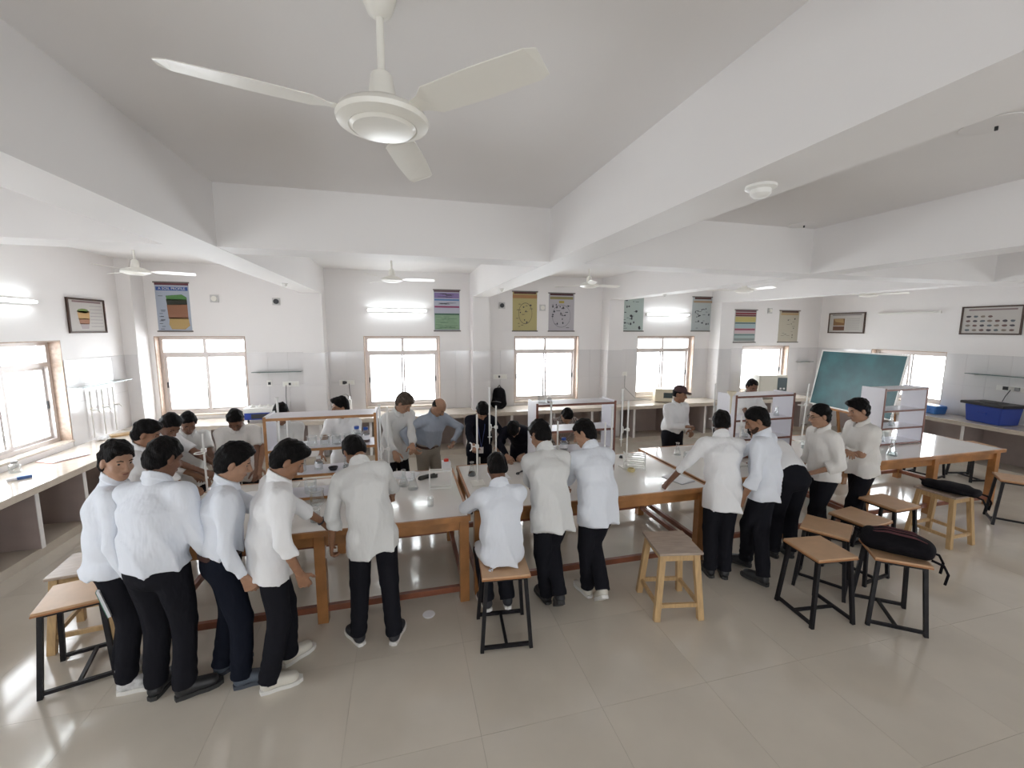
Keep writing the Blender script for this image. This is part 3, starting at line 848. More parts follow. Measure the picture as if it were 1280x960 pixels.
# ------------------------------------------------------------------ people: smooth-union bodies turned into meshes
def smin(a, b, k):
    h = np.maximum(k - np.abs(a - b), 0) / k
    return np.minimum(a, b) - h * h * k * .25
def smax(a, b, k):
    return -smin(-a, -b, k)
A3 = lambda p: np.array(p, dtype=np.float64)
def unit(v):
    v = A3(v)
    return v / (np.linalg.norm(v) + 1e-12)
def wob(X, Y, Z, f, seed):
    r = random.Random(seed)
    out = 0
    for k in range(3):
        a = [r.uniform(-1, 1) for _ in range(3)]
        n = math.sqrt(sum(x * x for x in a)) / f / (1 + .6 * k)
        out = out + np.sin((a[0] * X + a[1] * Y + a[2] * Z) / n + r.uniform(0, 6.28)) / (1 + .5 * k)
    return out * .5
class Field:
    def __init__(s, lo, hi, h):
        s.lo, s.h = A3(lo), h
        n = np.ceil((A3(hi) - s.lo) / h).astype(int) + 1
        s.ax = [(s.lo[i] + h * np.arange(n[i])).astype(np.float32) for i in range(3)]
        s.d = np.full(tuple(n), .3, np.float32)
    def win(s, lo, hi):
        sl = []
        for i in range(3):
            a = max(0, int((lo[i] - s.lo[i]) / s.h))
            b = min(len(s.ax[i]), int((hi[i] - s.lo[i]) / s.h) + 2)
            if b <= a:
                return None, None
            sl.append(slice(a, b))
        X = s.ax[0][sl[0]][:, None, None]
        Y = s.ax[1][sl[1]][None, :, None]
        Z = s.ax[2][sl[2]][None, None, :]
        return tuple(sl), (X, Y, Z)
    def _rc(s, P, a, b, ra, rb, ax, f):
        X, Y, Z = P
        qx, qy, qz = X - a[0], Y - a[1], Z - a[2]
        ba = b - a
        if ax is not None:
            t = (qx * ax[0] + qy * ax[1] + qz * ax[2]) * (1 - 1 / f)
            qx, qy, qz = qx - ax[0] * t, qy - ax[1] * t, qz - ax[2] * t
            ba = ba - ax * (ba @ ax) * (1 - 1 / f)
        L2 = ba @ ba + 1e-9
        t = np.clip((qx * ba[0] + qy * ba[1] + qz * ba[2]) / L2, 0, 1)
        return np.sqrt((qx - ba[0] * t) ** 2 + (qy - ba[1] * t) ** 2 + (qz - ba[2] * t) ** 2) - (ra + (rb - ra) * t)
    def rc(s, a, b, ra, rb=None, k=.03, ax=None, f=1.0, clip=None, fn=None):
        a, b = A3(a), A3(b)
        rb = ra if rb is None else rb
        m = max(ra, rb) * max(f, 1) + k + .02
        sl, P = s.win(np.minimum(a, b) - m, np.maximum(a, b) + m)
        if sl is None:
            return s
        d = s._rc(P, a, b, ra, rb, None if ax is None else A3(ax), f)
        if clip is not None:
            for n, p in clip:
                d = np.maximum(d, (P[0] - p[0]) * n[0] + (P[1] - p[1]) * n[1] + (P[2] - p[2]) * n[2])
        if fn is not None:
            d = d + fn(*P)
        s.d[sl] = smin(s.d[sl], d, k)
        return s
    def _el(s, P, c, r, R):
        q = [P[0] - c[0], P[1] - c[1], P[2] - c[2]]
        l = [q[0] * R[0, i] + q[1] * R[1, i] + q[2] * R[2, i] for i in range(3)]
        k0 = np.sqrt(sum((l[i] / r[i]) ** 2 for i in range(3))) + 1e-6
        k1 = np.sqrt(sum((l[i] / r[i] ** 2) ** 2 for i in range(3))) + 1e-6
        return k0 * (k0 - 1) / k1
    def el(s, c, r, R, k=.02, cut=False, clip=None, fn=None):
        c = A3(c)
        m = max(r) + k + .02
        sl, P = s.win(c - m, c + m)
        if sl is None:
            return s
        d = s._el(P, c, r, R)
        if fn is not None:
            d = d + fn(*P)
        if clip is not None:
            for n, p in clip:
                d = np.maximum(d, (P[0] - p[0]) * n[0] + (P[1] - p[1]) * n[1] + (P[2] - p[2]) * n[2])
        s.d[sl] = smax(s.d[sl], -d, k) if cut else smin(s.d[sl], d, k)
        return s
    def plane(s, n, p, k=.006):
        X, Y, Z = s.ax[0][:, None, None], s.ax[1][None, :, None], s.ax[2][None, None, :]
        s.d = smax(s.d, ((X - p[0]) * n[0] + (Y - p[1]) * n[1] + (Z - p[2]) * n[2]).astype(np.float32), k)
        return s
    def disp(s, fn):
        X, Y, Z = s.ax[0][:, None, None], s.ax[1][None, :, None], s.ax[2][None, None, :]
        s.d = s.d + fn(X, Y, Z).astype(np.float32)
        return s
    def net(s):
        d = s.d
        d[0], d[-1], d[:, 0], d[:, -1], d[:, :, 0], d[:, :, -1] = .3, .3, .3, .3, .3, .3
        S = d < 0
        c = np.zeros(tuple(n - 1 for n in d.shape), np.int8)
        for i in (0, 1):
            for j in (0, 1):
                for k in (0, 1):
                    c += S[i:d.shape[0] - 1 + i, j:d.shape[1] - 1 + j, k:d.shape[2] - 1 + k]
        mix = (c > 0) & (c < 8)
        I = np.argwhere(mix)
        if not len(I):
            return np.zeros((0, 3)), np.zeros((0, 4), int)
        vid = np.full(c.shape, -1, np.int32)
        vid[mix] = np.arange(len(I))
        acc, cnt = np.zeros((len(I), 3)), np.zeros(len(I))
        cor = [(i, j, k) for i in (0, 1) for j in (0, 1) for k in (0, 1)]
        for a in cor:
            for b in cor:
                if sum(b) - sum(a) == 1 and sum(abs(b[i] - a[i]) for i in range(3)) == 1:
                    da = d[I[:, 0] + a[0], I[:, 1] + a[1], I[:, 2] + a[2]]
                    db = d[I[:, 0] + b[0], I[:, 1] + b[1], I[:, 2] + b[2]]
                    cr = (da < 0) != (db < 0)
                    t = np.where(cr, da / np.where(cr, da - db, 1), 0)
                    acc += np.where(cr[:, None], A3(a) + t[:, None] * (A3(b) - A3(a)), 0)
                    cnt += cr
        V = s.lo + s.h * (I + acc / cnt[:, None])
        Q = []
        for ax in range(3):
            o1, o2 = (ax + 1) % 3, (ax + 2) % 3
            sa, sb = [slice(None)] * 3, [slice(None)] * 3
            sa[ax], sb[ax] = slice(0, -1), slice(1, None)
            E_ = np.argwhere(S[tuple(sa)] != S[tuple(sb)])
            E_ = E_[(E_[:, o1] > 0) & (E_[:, o2] > 0) & (E_[:, o1] < d.shape[o1] - 1) & (E_[:, o2] < d.shape[o2] - 1)]
            u1, u2 = np.zeros(3, int), np.zeros(3, int)
            u1[o1], u2[o2] = 1, 1
            ids = [vid[tuple((E_ - w).T)] for w in (u1 + u2, u2, 0 * u1, u1)]
            q = np.stack(ids, 1)
            ins = S[tuple(E_.T)]
            q = np.where(ins[:, None], q, q[:, ::-1])
            Q.append(q)
        Q = np.concatenate(Q)
        return V, Q[(Q >= 0).all(1)]

def npmesh(name, pieces, mats, base, parent, idx=None, smooth=True):
    """pieces: list of (verts, quads) -> one mesh object under parent"""
    vs, fs, mi, n = [], [], [], 0
    for j, (v, q) in enumerate(pieces):
        vs.append(v - A3(base))
        fs.append(q + n)
        mi.append(np.full(len(q), idx[j] if idx else 0, np.int32))
        n += len(v)
    v, q, mi = np.concatenate(vs), np.concatenate(fs), np.concatenate(mi)
    me = bpy.data.meshes.new(name)
    me.vertices.add(len(v))
    me.vertices.foreach_set('co', v.astype(np.float32).ravel())
    me.loops.add(len(q) * 4)
    me.loops.foreach_set('vertex_index', q.astype(np.int32).ravel())
    me.polygons.add(len(q))
    me.polygons.foreach_set('loop_start', np.arange(len(q), dtype=np.int32) * 4)
    me.polygons.foreach_set('loop_total', np.full(len(q), 4, np.int32))
    me.polygons.foreach_set('material_index', mi)
    me.polygons.foreach_set('use_smooth', np.ones(len(q), bool))
    for m in mats:
        me.materials.append(m)
    me.update(calc_edges=True)
    me.validate()
    o = bpy.data.objects.new(name, me)
    COL.objects.link(o)
    o.parent = parent
    return o

def ik(a, t, l1, l2, pole):
    a, t = A3(a), A3(t)
    d = t - a
    L = np.linalg.norm(d)
    if L > (l1 + l2) * .995:
        d *= (l1 + l2) * .995 / L
        L = (l1 + l2) * .995
    u = unit(d)
    x = (l1 * l1 - l2 * l2 + L * L) / (2 * L)
    y = math.sqrt(max(l1 * l1 - x * x, 1e-6))
    p = A3(pole) - u * (A3(pole) @ u)
    return a + u * x + unit(p) * y, a + d

def rot(v, axis, deg):
    axis = unit(axis)
    v = A3(v)
    a = math.radians(deg)
    return v * math.cos(a) + np.cross(axis, v) * math.sin(a) + axis * (axis @ v) * (1 - math.cos(a))

SKIN = [mat('skin_brown', (.27, .135, .075), .5, noise=.08, nscale=30), mat('skin_light_brown', (.36, .20, .125), .5, noise=.08, nscale=30), mat('skin_dark_brown', (.165, .075, .042), .5, noise=.08, nscale=30)]
LIP = mat('lip_skin', (.20, .075, .06), .5)
HAIRM = mat('black_hair', (.007, .006, .006), .55, spec=.08, noise=.5, nscale=60, bump=.8, bscale=120, stretch=(1, 1, .3))
HAIRB = mat('brown_hair', (.065, .045, .032), .55, spec=.2, noise=.4, nscale=60, bump=.8, bscale=120, stretch=(1, 1, .3))
EYEW = mat('eye_white', (.34, .29, .26), .5)
EYED = mat('eye_iris', (.015, .01, .008), .2)
def cloth(name, col, rough=.85, bs=8, bump=.6):
    return mat(name, col, rough, bump=bump, bscale=bs, noise=.03, nscale=5, spec=.06, stretch=(1, 1, .40), bdist=.05)
SHIRTS = {'white': cloth('white_shirt_cloth', (.80, .80, .81)), 'bluish': cloth('bluish_white_shirt_cloth', (.74, .77, .83)), 'warm': cloth('warm_white_shirt_cloth', (.78, .76, .73)), 'grey': cloth('pale_grey_shirt_cloth', (.69, .69, .68)), 'steel': cloth('grey_blue_shirt_cloth', (.36, .40, .47)), 'black': cloth('black_top_cloth', (.012, .012, .018))}
TRS = {'black': cloth('black_trouser_cloth', (.014, .014, .018)), 'navy': cloth('navy_trouser_cloth', (.011, .013, .021)), 'khaki': cloth('grey_trouser_cloth', (.30, .27, .23))}
def checks():
    m = mat('checked_cloth', (.05, .03, .03), .8)
    nt = m.node_tree
    ch = nt.nodes.new('ShaderNodeTexChecker')
    ch.inputs['Scale'].default_value = 70
    ch.inputs['Color1'].default_value = (.03, .02, .02, 1)
    ch.inputs['Color2'].default_value = (.45, .38, .34, 1)
    tc = nt.nodes.new('ShaderNodeTexCoord')
    nt.links.new(tc.outputs['Object'], ch.inputs['Vector'])
    nt.links.new(ch.outputs['Color'], nt.nodes['Principled BSDF'].inputs['Base Color'])
    return m
SHIRTS['check'] = checks()
SHOES = {'black': (mat('black_shoe', (.02, .02, .022), .45), mat('black_sole', (.03, .03, .03), .6)),
         'blackwhite': (mat('black_knit_shoe', (.025, .025, .03), .7), mat('white_sole', (.74, .73, .70), .5)),
         'white': (mat('cream_shoe', (.66, .63, .56), .55), mat('white_sole', (.74, .73, .70), .5)),
         'striped': (mat('grey_white_shoe', (.50, .50, .50), .6, noise=.75, nscale=13), mat('white_sole', (.74, .73, .70), .5)),
         'greyblue': (mat('greyblue_shoe', (.09, .11, .14), .6), mat('greyblue_sole', (.06, .07, .09), .6)),
         'brown': (mat('darkbrown_shoe', (.05, .028, .022), .5), mat('black_sole', (.03, .03, .03), .6))}

def hand_piece(w, d, n, side, s, curl):
    """hand from wrist w along d with palm normal n; side vector towards the thumb"""
    w, d, n = A3(w), unit(d), A3(n)
    n = unit(n - d * (n @ d))
    t = np.cross(d, n) * side
    F = Field(w - .22 * s, w + .22 * s, .0048)
    kn = [w + (d * (.088 - .006 * abs(i - 1)) + t * (.027 - .0185 * i)) * s for i in range(4)]
    F.rc(w - d * .045 * s, w + d * .01 * s, .025 * s, .022 * s, .01, n, .78)
    for i, p in enumerate(kn):
        F.rc(w + t * (.012 - .008 * i) * s, p, .0155 * s, .0125 * s, .012, n, .85)
    for i, (p, L) in enumerate(zip(kn, (.072, .080, .075, .058))):
        q, dd, ang = p, d, curl * (1 + .12 * i)
        for j, fr in enumerate((.46, .30, .24)):
            dd = rot(dd, np.cross(d, n), ang * (1, 1.25, .8)[j])
            q2 = q + dd * L * fr * s
            F.rc(q, q2, (.0098 - .001 * j) * s, (.009 - .001 * j) * s, .004)
            q = q2
    b = w + (d * .022 + t * .022) * s
    d1 = unit(d * .62 + t * .66 + n * .35)
    p1 = b + d1 * .042 * s
    d2 = unit(d * .85 + t * .25 + n * .45)
    p2 = p1 + d2 * .03 * s
    F.rc(b, p1, .0145 * s, .0115 * s, .010)
    F.rc(p1, p2, .0112 * s, .010 * s, .004)
    F.rc(p2, p2 + unit(d2 + n * .2) * .022 * s, .010 * s, .0085 * s, .004)
    return F.net()

def person(label, feet, hd, h=1.70, lean=4, bend=6, side=0, hip=None, sit=None, head=(0, 8), hands=(None, None), curl=(34, 34), shirt='white', sleeve='long', tuck=False, pants='black', shoes='black', skin=0, hair='short', build=1.0, hem=None, twist=0, elbow=(None, None), knee=None, heel=(0, 0), res=1.0, toe=(None, None), cap=None, belt=False, extra=(), palm=(None, None), headpos=None):
    """hd: heading in degrees (0 = +x, 90 = towards the windows); head = (turn to the left, nod down);
    feet: two (x, y) or (x, y, z); hands: wrist targets; lists are left, right"""
    s = h / 1.70
    rs = random.Random(label)
    sd = rs.randrange(10 ** 6)
    a = math.radians(hd)
    fwd, up = A3((math.cos(a), math.sin(a), 0)), A3((0, 0, 1))
    rgt = np.cross(fwd, up)
    ft = [A3(tuple(f) + (0,) * (3 - len(f))) for f in feet]
    base = (ft[0] + ft[1]) / 2
    base = A3((base[0], base[1], 0)) if sit is None else A3((sit[0], sit[1], 0))
    e = empty('person', tuple(base), 0, label, 'person')
    bz = tuple(base)
    # spine
    if sit is not None:
        pel = A3(sit)
    else:
        off = A3(hip) if hip is not None else A3((0, 0))
        pel = base + A3((off[0], off[1], 0)) - fwd * (.10 * math.sin(math.radians(max(lean, 0)))) + up * .935 * s
        r_ = max(np.linalg.norm((pel - f)[:2]) for f in ft)
        pel[2] = min(pel[2], math.sqrt(max((.826 * s) ** 2 - max(r_ - .09, 0) ** 2, .3)) + .103 * s)
    lat = rgt
    U1 = unit(rot(rot(up, lat, -lean), fwd, side))
    U2 = unit(rot(rot(up, lat, -(lean + bend)), fwd, side))
    l2 = rot(rgt, up, twist)
    l2 = unit(l2 - U2 * (l2 @ U2))
    f1, f2 = unit(np.cross(U1, lat)), unit(np.cross(U2, l2))
    B = build
    wst = pel + U1 * .14 * s
    ch = pel + U1 * .24 * s + U2 * .10 * s
    nk = pel + U1 * .24 * s + U2 * .275 * s
    shl = [nk - U2 * .078 * s + l2 * (sg * .162 * s * (.5 + .5 * B)) for sg in (-1, 1)]
    # head frame
    Hu = unit(U2 * .55 + up * .45)
    hf = rot(f2, Hu, head[0])
    hl = np.cross(hf, Hu)
    hf, hu = rot(hf, hl, -head[1]), rot(Hu, hl, -head[1])
    hf, hu = unit(hf), unit(hu - unit(hf) * (hu @ unit(hf)))
    hr = np.cross(hf, hu)
    hc = nk + Hu * .068 * s + hu * .078 * s + hf * .022 * s
    if headpos is not None:
        hc = A3(headpos)
    HR = np.stack([hr, hf, hu], 1)
    T = lambda x, y, z: hc + (hr * x + hf * y + hu * z) * s
    # arms
    wr, el = [], []
    for i, sg in enumerate((-1, 1)):
        tgt = hands[i]
        if tgt is None:
            tgt = shl[i] + l2 * sg * .085 * s - up * .50 * s + f2 * .07
        elif tgt[0] == 'r':
            tgt = nk + l2 * tgt[1] + f2 * tgt[2] + up * tgt[3]
        pole = elbow[i] if elbow[i] is not None else (-f2 * .8 - up * .35 + l2 * sg * .45)
        m_, w_ = ik(shl[i], tgt, .285 * s, .255 * s, pole)
        el.append(m_)
        wr.append(w_)
    # legs
    hipj = [pel - up * .02 * s + lat * (sg * .088 * s) for sg in (-1, 1)]
    kn, an, td = [], [], []
    for i in (0, 1):
        tdi = rot(fwd, up, toe[i] if toe[i] is not None else (9, -9)[i])
        td.append(tdi)
        tgt = ft[i] + up * (.085 * s + heel[i] * .14) - tdi * 0
        k_, a_ = ik(hipj[i], tgt, .428 * s, .405 * s, knee if knee is not None else fwd)
        kn.append(k_)
        an.append(a_)
    allp = np.array([pel, nk, hc] + shl + wr + el + kn + an + hipj)
    lo, hi = allp.min(0) - .24, allp.max(0) + .24
    # ---- skin: coarse body with fine head and hands, one mesh
    F = Field(lo, hi, .016 * res)
    F.rc(pel, ch, .10 * s, .105 * s, .05, lat, 1.3)
    F.rc(ch, nk - U2 * .13 * s, .09 * s, .06 * s, .05, l2, 1.4)
    F.rc(nk - U2 * .06, nk + Hu * .07 * s, .054 * s, .050 * s, .03)
    for i in (0, 1):
        F.rc(shl[i], el[i], .042 * s, .036 * s, .03)
        F.rc(el[i], wr[i], .037 * s, .025 * s, .02)
        F.rc(hipj[i], kn[i], .070 * s, .045 * s, .04)
        F.rc(kn[i], an[i], .046 * s, .034 * s, .03)
        F.rc(an[i], an[i] + td[i] * .12 * s - up * .04 * s, .032 * s, .025 * s, .03)
    body = [F.net()]
    hh = .0058 * res
    F = Field(hc - .17, hc + .17, hh)
    F.rc(nk - U2 * .03, T(0, -.022, -.03), .056 * s, .053 * s, .02)
    F.el(T(0, -.008, .035), (.074 * s, .094 * s, .09 * s), HR, .02)
    F.el(T(0, .030, -.040), (.060 * s, .062 * s, .074 * s), HR, .03)
    F.el(T(0, .066, -.094), (.026 * s, .020 * s, .020 * s), HR, .03)
    F.rc(T(-.030, .079, .026), T(.030, .079, .026), .011 * s, None, .015)
    for sg in (-1, 1):
        F.el(T(sg * .030, .104, .006), (.017 * s, .016 * s, .012 * s), HR, .012, cut=True)
        F.el(T(sg * .040, .066, -.028), (.020 * s, .016 * s, .018 * s), HR, .02)
        F.el(T(sg * .076, -.006, -.008), (.010 * s, .020 * s, .032 * s), HR, .006)
    F.rc(T(0, .092, .012), T(0, .113, -.028), .008 * s, .0135 * s, .012)
    F.rc(T(-.014, .098, -.033), T(.014, .098, -.033), .009 * s, None, .01)
    F.rc(T(-.018, .089, -.062), T(.018, .089, -.062), .0085 * s, None, .008)
    body.append(F.net())
    for i, sg in enumerate((-1, 1)):
        d_ = unit(wr[i] - el[i])
        pn = palm[i] if palm[i] is not None else (unit(-l2 * sg + f2 * .15) if d_[2] < -.6 else unit(-up + l2 * -sg * .35))
        body.append(hand_piece(wr[i], d_, pn, sg, s, curl[i]))
    npmesh('body', body, [SKIN[skin]], bz, e)
    # ---- eyes, brows, mouth
    for sg in (-1, 1):
        c = T(sg * .030, .0725, .006) - base
        b = MB()
        r = .0108 * s
        vs, fs = [], []
        for ii in range(7):
            th = math.pi * ii / 6
            for jj in range(10):
                ph = 2 * math.pi * jj / 10
                q = hf * math.cos(th) + (hr * math.cos(ph) + hu * math.sin(ph)) * math.sin(th)
                vs.append(tuple(c + q * r))
        for ii in range(6):
            b.use(1 if ii < 2 else 0)
            b_f = [(ii * 10 + jj, (ii + 1) * 10 + jj, (ii + 1) * 10 + (jj + 1) % 10, ii * 10 + (jj + 1) % 10) for jj in range(10)]
            if ii == 0:
                b.add(vs, b_f)
            else:
                b.f += b_f
                b.mi += [b.cur] * 10
        b.build('eye', [EYEW, EYED], e, True)
        MB().tube([tuple(T(sg * x, y, z) - base) for x, y, z in ((.014, .0905, .024), (.03, .0895, .029), (.046, .078, .025))], [.0032 * s, .004 * s, .0022 * s], 6).build('eyebrow', HAIRM, e, True)
    MB().tube([tuple(T(x, y, -.062) - base) for x, y in ((-.022, .089), (-.01, .0965), (.01, .0965), (.022, .089))], [.002 * s, .0048 * s, .0048 * s, .002 * s], 6).build('mouth', LIP, e, True)
    if 'moustache' in extra:
        MB().tube([tuple(T(x, y, z) - base) for x, y, z in ((-.026, .088, -.054), (-.01, .103, -.047), (.01, .103, -.047), (.026, .088, -.054))], [.002 * s, .0055 * s, .0055 * s, .002 * s], 6).build('moustache', HAIRM, e, True)
    if 'beard' in extra:
        F = Field(hc - .16, hc + .16, .006)
        F.el(T(0, .030, -.040), (.0624 * s, .0644 * s, .0764 * s), HR, .01, fn=lambda X, Y, Z: .001 * wob(X, Y, Z, 160, sd))
        F.el(T(0, .066, -.094), (.0285 * s, .0225 * s, .0225 * s), HR, .03)
        F.plane(unit(hu + hf * .32), T(0, .080, -.052))
        F.el(T(0, .10, -.062), (.021 * s, .03 * s, .011 * s), HR, .004, cut=True)
        npmesh('beard', [F.net()], [mat('dark_stubble', (.045, .026, .018), .7, spec=.1)], bz, e)
    if 'watch' in extra:
        dw = unit(wr[0] - el[0])
        c_ = wr[0] - dw * .015 - base
        n1 = unit(np.cross(dw, up))
        n2 = np.cross(dw, n1)
        MB().tube([tuple(c_ + (n1 * math.cos(k * math.pi / 8) + n2 * math.sin(k * math.pi / 8)) * .029) for k in range(17)], .007, 6).build('watch', DARK, e, True)
    if 'lanyard' in extra:
        b = MB()
        cd = pel + f1 * .185 + U1 * .02
        for sg in (-1, 1):
            b.tube([tuple(nk + l2 * sg * .06 - base), tuple(nk - U2 * .12 + f2 * .13 + l2 * sg * .04 - base), tuple(cd + U1 * .06 - base)], .004, 5)
        lo_ = b.build('lanyard', mat('lanyard_ribbon', (.05, .08, .25), .6), e)
        MB().bar(tuple(cd + U1 * .06 - base), tuple(cd - U1 * .03 - base), .06, .006, tuple(f1)).build('id_card', PAPER, lo_)
    if 'glasses' in extra:
        b = MB()
        for sg in (-1, 1):
            b.tube([tuple(T(sg * .031 + .021 * math.cos(k * math.pi / 6), .102, .005 + .016 * math.sin(k * math.pi / 6)) - base) for k in range(13)], .0018, 5)
            b.tube([tuple(T(sg * .052, .10, .01) - base), tuple(T(sg * .076, .0, .012) - base)], .0018, 5)
        b.build('glasses', DARK, e)
    # ---- hair
    hm = HAIRB if hair == 'brown' else HAIRM
    F = Field(hc - .19, hc + .19, .0066 * res)
    nz = lambda f_, amp: (lambda X, Y, Z: amp * wob(X, Y, Z, f_, sd))
    if hair in ('bald',):
        F.el(T(0, -.02, .01), (.080 * s, .090 * s, .078 * s), HR, .01, fn=nz(70, .003))
        F.plane(unit(hf * .80 - hu * .6), T(0, -.002, .03))
        F.plane(unit(hu * .9 + hf * .45), T(0, -.03, .085))
        F.plane(-hu, T(0, 0, -.05))
    else:
        tv = {'short': .012, 'full': .022, 'crop': .006, 'brown': .022, 'long': .02, 'quiff': .026}[hair]
        F.el(T(0, -.012, .035 + tv * .4), ((.080 + tv * .15) * s, (.098 + tv * .4) * s, (.090 + tv * .8) * s), HR, .01, fn=nz(75, .0022 + tv * .16))
        F.el(T(0, -.030, -.008), ((.078 + tv * .1) * s, (.080 + tv * .2) * s, .094 * s), HR, .02, fn=nz(75, .003))
        if hair in ('full', 'quiff', 'brown'):
            F.el(T(.012, .052, .098), (.062 * s, .050 * s, .036 * s), HR, .03, fn=nz(90, .006))
        if hair == 'long':
            F.rc(T(0, -.07, .02), T(0, -.085, -.12), .07 * s, .045 * s, .04, hr, 1.2, fn=nz(60, .004))
        drop = {'crop': .01, 'long': -.12}.get(hair, -.003)
        F.plane(unit(hf * .76 - hu * .65), T(0, .076, .064 + max(drop, 0)))
        if hair != 'long':
            F.plane(unit(-hu + hf * .25), T(0, -.06, -.082 if hair != 'crop' else -.055))
            for sg in (-1, 1):
                F.el(T(sg * .084, .000, -.008), (.022 * s, .022 * s, .036 * s), HR, .006, cut=True)
        F.disp(lambda X, Y, Z: .004 * wob(X, Y, Z, 120, sd + 7) + .003 * wob(X, Y, Z, 60, sd + 8))
    npmesh('hair', [F.net()], [hm], bz, e)
    if cap:
        F = Field(hc - .22, hc + .22, .007)
        F.el(T(0, -.006, .055), (.088 * s, .106 * s, .088 * s), HR, .01)
        F.plane(unit(-hu + hf * .08), T(0, 0, .045))
        F.rc(T(0, .07, .052), T(0, .155, .046), .012, .010, .012, hr, 5.5)
        npmesh('cap', [F.net()], [mat('maroon_cap_cloth', (.06, .028, .03), .8)], bz, e)
    # ---- trousers
    F = Field(lo, hi, .0105 * res)
    F.rc(pel - up * .03 * s, pel + U1 * .06 * s, (.124 if tuck else .116) * s * B, (.124 if tuck else .110) * s * B, .04, lat, 1.25 if tuck else 1.20, clip=[(U1, pel + U1 * .085 * s)])
    for i in (0, 1):
        F.rc(hipj[i] - up * .01, kn[i], .088 * s * (.3 + .7 * B), .074 * s, .03)
        ds = unit(an[i] - kn[i])
        cp = an[i] + ds * .012
        F.rc(kn[i], an[i] + ds * .06, .072 * s, .063 * s, .02, clip=[(ds, cp)])
    F.disp(lambda X, Y, Z: .006 * wob(X, Y, Z * .6, 20, sd + 3) + .003 * np.sin(Z * 70 + 4 * wob(X, Y, Z, 9, sd)) * np.clip((.35 - Z) * 5, 0, 1))
    legs_d = F.d.copy()
    npmesh('trousers', [F.net()], [TRS[pants]], bz, e)
    # ---- shirt
    hz = hem if hem is not None else (.055 if tuck else -.15)
    hemp = pel + U1 * hz * s
    fold = lambda X, Y, Z: .030 * (np.abs(np.sin((X - pel[0]) * 15 + (Y - pel[1]) * 13 + 1.5 * np.sin(Z * 5 + sd) + sd)) ** .8 - .64) * np.clip((nk[2] - .14 - Z) * 3, 0, 1) + .008 * wob(X, Y, Z, 13, sd) + .010 * (np.sqrt(np.abs(wob(X, Y, Z * .6, 17, sd + 1)) + .02) - .55)
    F = Field(lo, hi, .0105 * res)
    lo_r = (.132 if tuck else .141) * s * B
    F.rc(hemp - U1 * .05, wst, lo_r, .126 * s * B, .05, lat, 1.22)
    F.rc(wst, ch, .122 * s * B, .124 * s * B, .06, l2, 1.24)
    F.rc(ch, nk - U2 * .085 * s, .122 * s * B, .080 * s, .06, l2, 1.38)
    for i in (0, 1):
        F.rc(nk - U2 * .048 * s, shl[i] + U2 * .006, .058 * s, .052 * s, .05)
    F.plane(-U1, hemp, .004)
    se = {'long': .96, 'rolled': .42, 'half': -1}[sleeve]
    for i in (0, 1):
        du, df = unit(el[i] - shl[i]), unit(wr[i] - el[i])
        if se > 0:
            cp = el[i] + (wr[i] - el[i]) * se
            F.rc(shl[i] - l2 * (-1, 1)[i] * .03, shl[i] + du * .06, .058 * s, .056 * s, .055)
            F.rc(shl[i], el[i], .058 * s * (.4 + .6 * B), .049 * s, .028)
            F.rc(el[i], cp + df * .06, .049 * s, .039 * s if se > .6 else .050 * s, .014, clip=[(df, cp)])
            F.rc(cp - df * .028, cp - df * .002, .043 * s if se > .6 else .054 * s, None, .006, clip=[(df, cp), (-df, cp - df * .045)])
        else:
            cp = shl[i] + (el[i] - shl[i]) * .75
            F.rc(shl[i], el[i], .066 * s, .058 * s, .045, clip=[(du, cp)])
    F.disp(fold)
    if not tuck:                                       # the shirt hangs outside the trousers down to its hem
        X, Y, Z = F.ax[0][:, None, None], F.ax[1][None, :, None], F.ax[2][None, None, :]
        below = -((X - hemp[0]) * U1[0] + (Y - hemp[1]) * U1[1] + (Z - hemp[2]) * U1[2])
        F.d = smin(F.d, np.maximum(legs_d - .012, below).astype(np.float32), .01)
    so_ = npmesh('shirt', [F.net()], [SHIRTS[shirt]], bz, e)
    if shirt != 'black':
        cu_ = unit(U2 * .7 + Hu * .5)
        tn = unit(cu_ + f2 * .5)
        F = Field(nk - .13, nk + .13, .0062)
        F.rc(nk - cu_ * .05 * s, nk + cu_ * .07 * s, .073 * s, .066 * s, .006, clip=[(tn, nk + cu_ * .044 * s)])
        F.rc(nk - cu_ * .03 * s, nk + cu_ * .05 * s, .094 * s, .068 * s, .004, clip=[(tn, nk + cu_ * .040 * s), (-tn, nk - cu_ * .006 * s)])
        sl, P = F.win(nk - .13, nk + .13)
        F.d[sl] = np.maximum(F.d[sl], -F._rc(P, nk - cu_ * .01 * s, nk + cu_ * .12 * s, .060 * s, .056 * s, None, 1))
        F.el(nk + f2 * .082 * s - cu_ * .005, (.020 * s, .034 * s, .06 * s), np.stack([l2, f2, np.cross(l2, f2)], 1), .006, cut=True)
        npmesh('collar', [F.net()], [SHIRTS[shirt]], bz, so_)
    if belt:
        b = MB()
        n = 24
        for z0, z1 in ((.035, .07),):
            pts = [pel + U1 * z0 * s + (lat * math.cos(2 * math.pi * k / n) * .160 + f1 * math.sin(2 * math.pi * k / n) * .129) * s * B - base for k in range(n)]
            pt2 = [p + U1 * (z1 - z0) * s for p in pts]
            b.add([tuple(p) for p in pts + pt2], [(k, (k + 1) % n, n + (k + 1) % n, n + k) for k in range(n)])
        b.build('belt', mat('belt_leather', (.05, .02, .015), .4), e, True)
    # ---- shoes
    um, sm = SHOES[shoes]
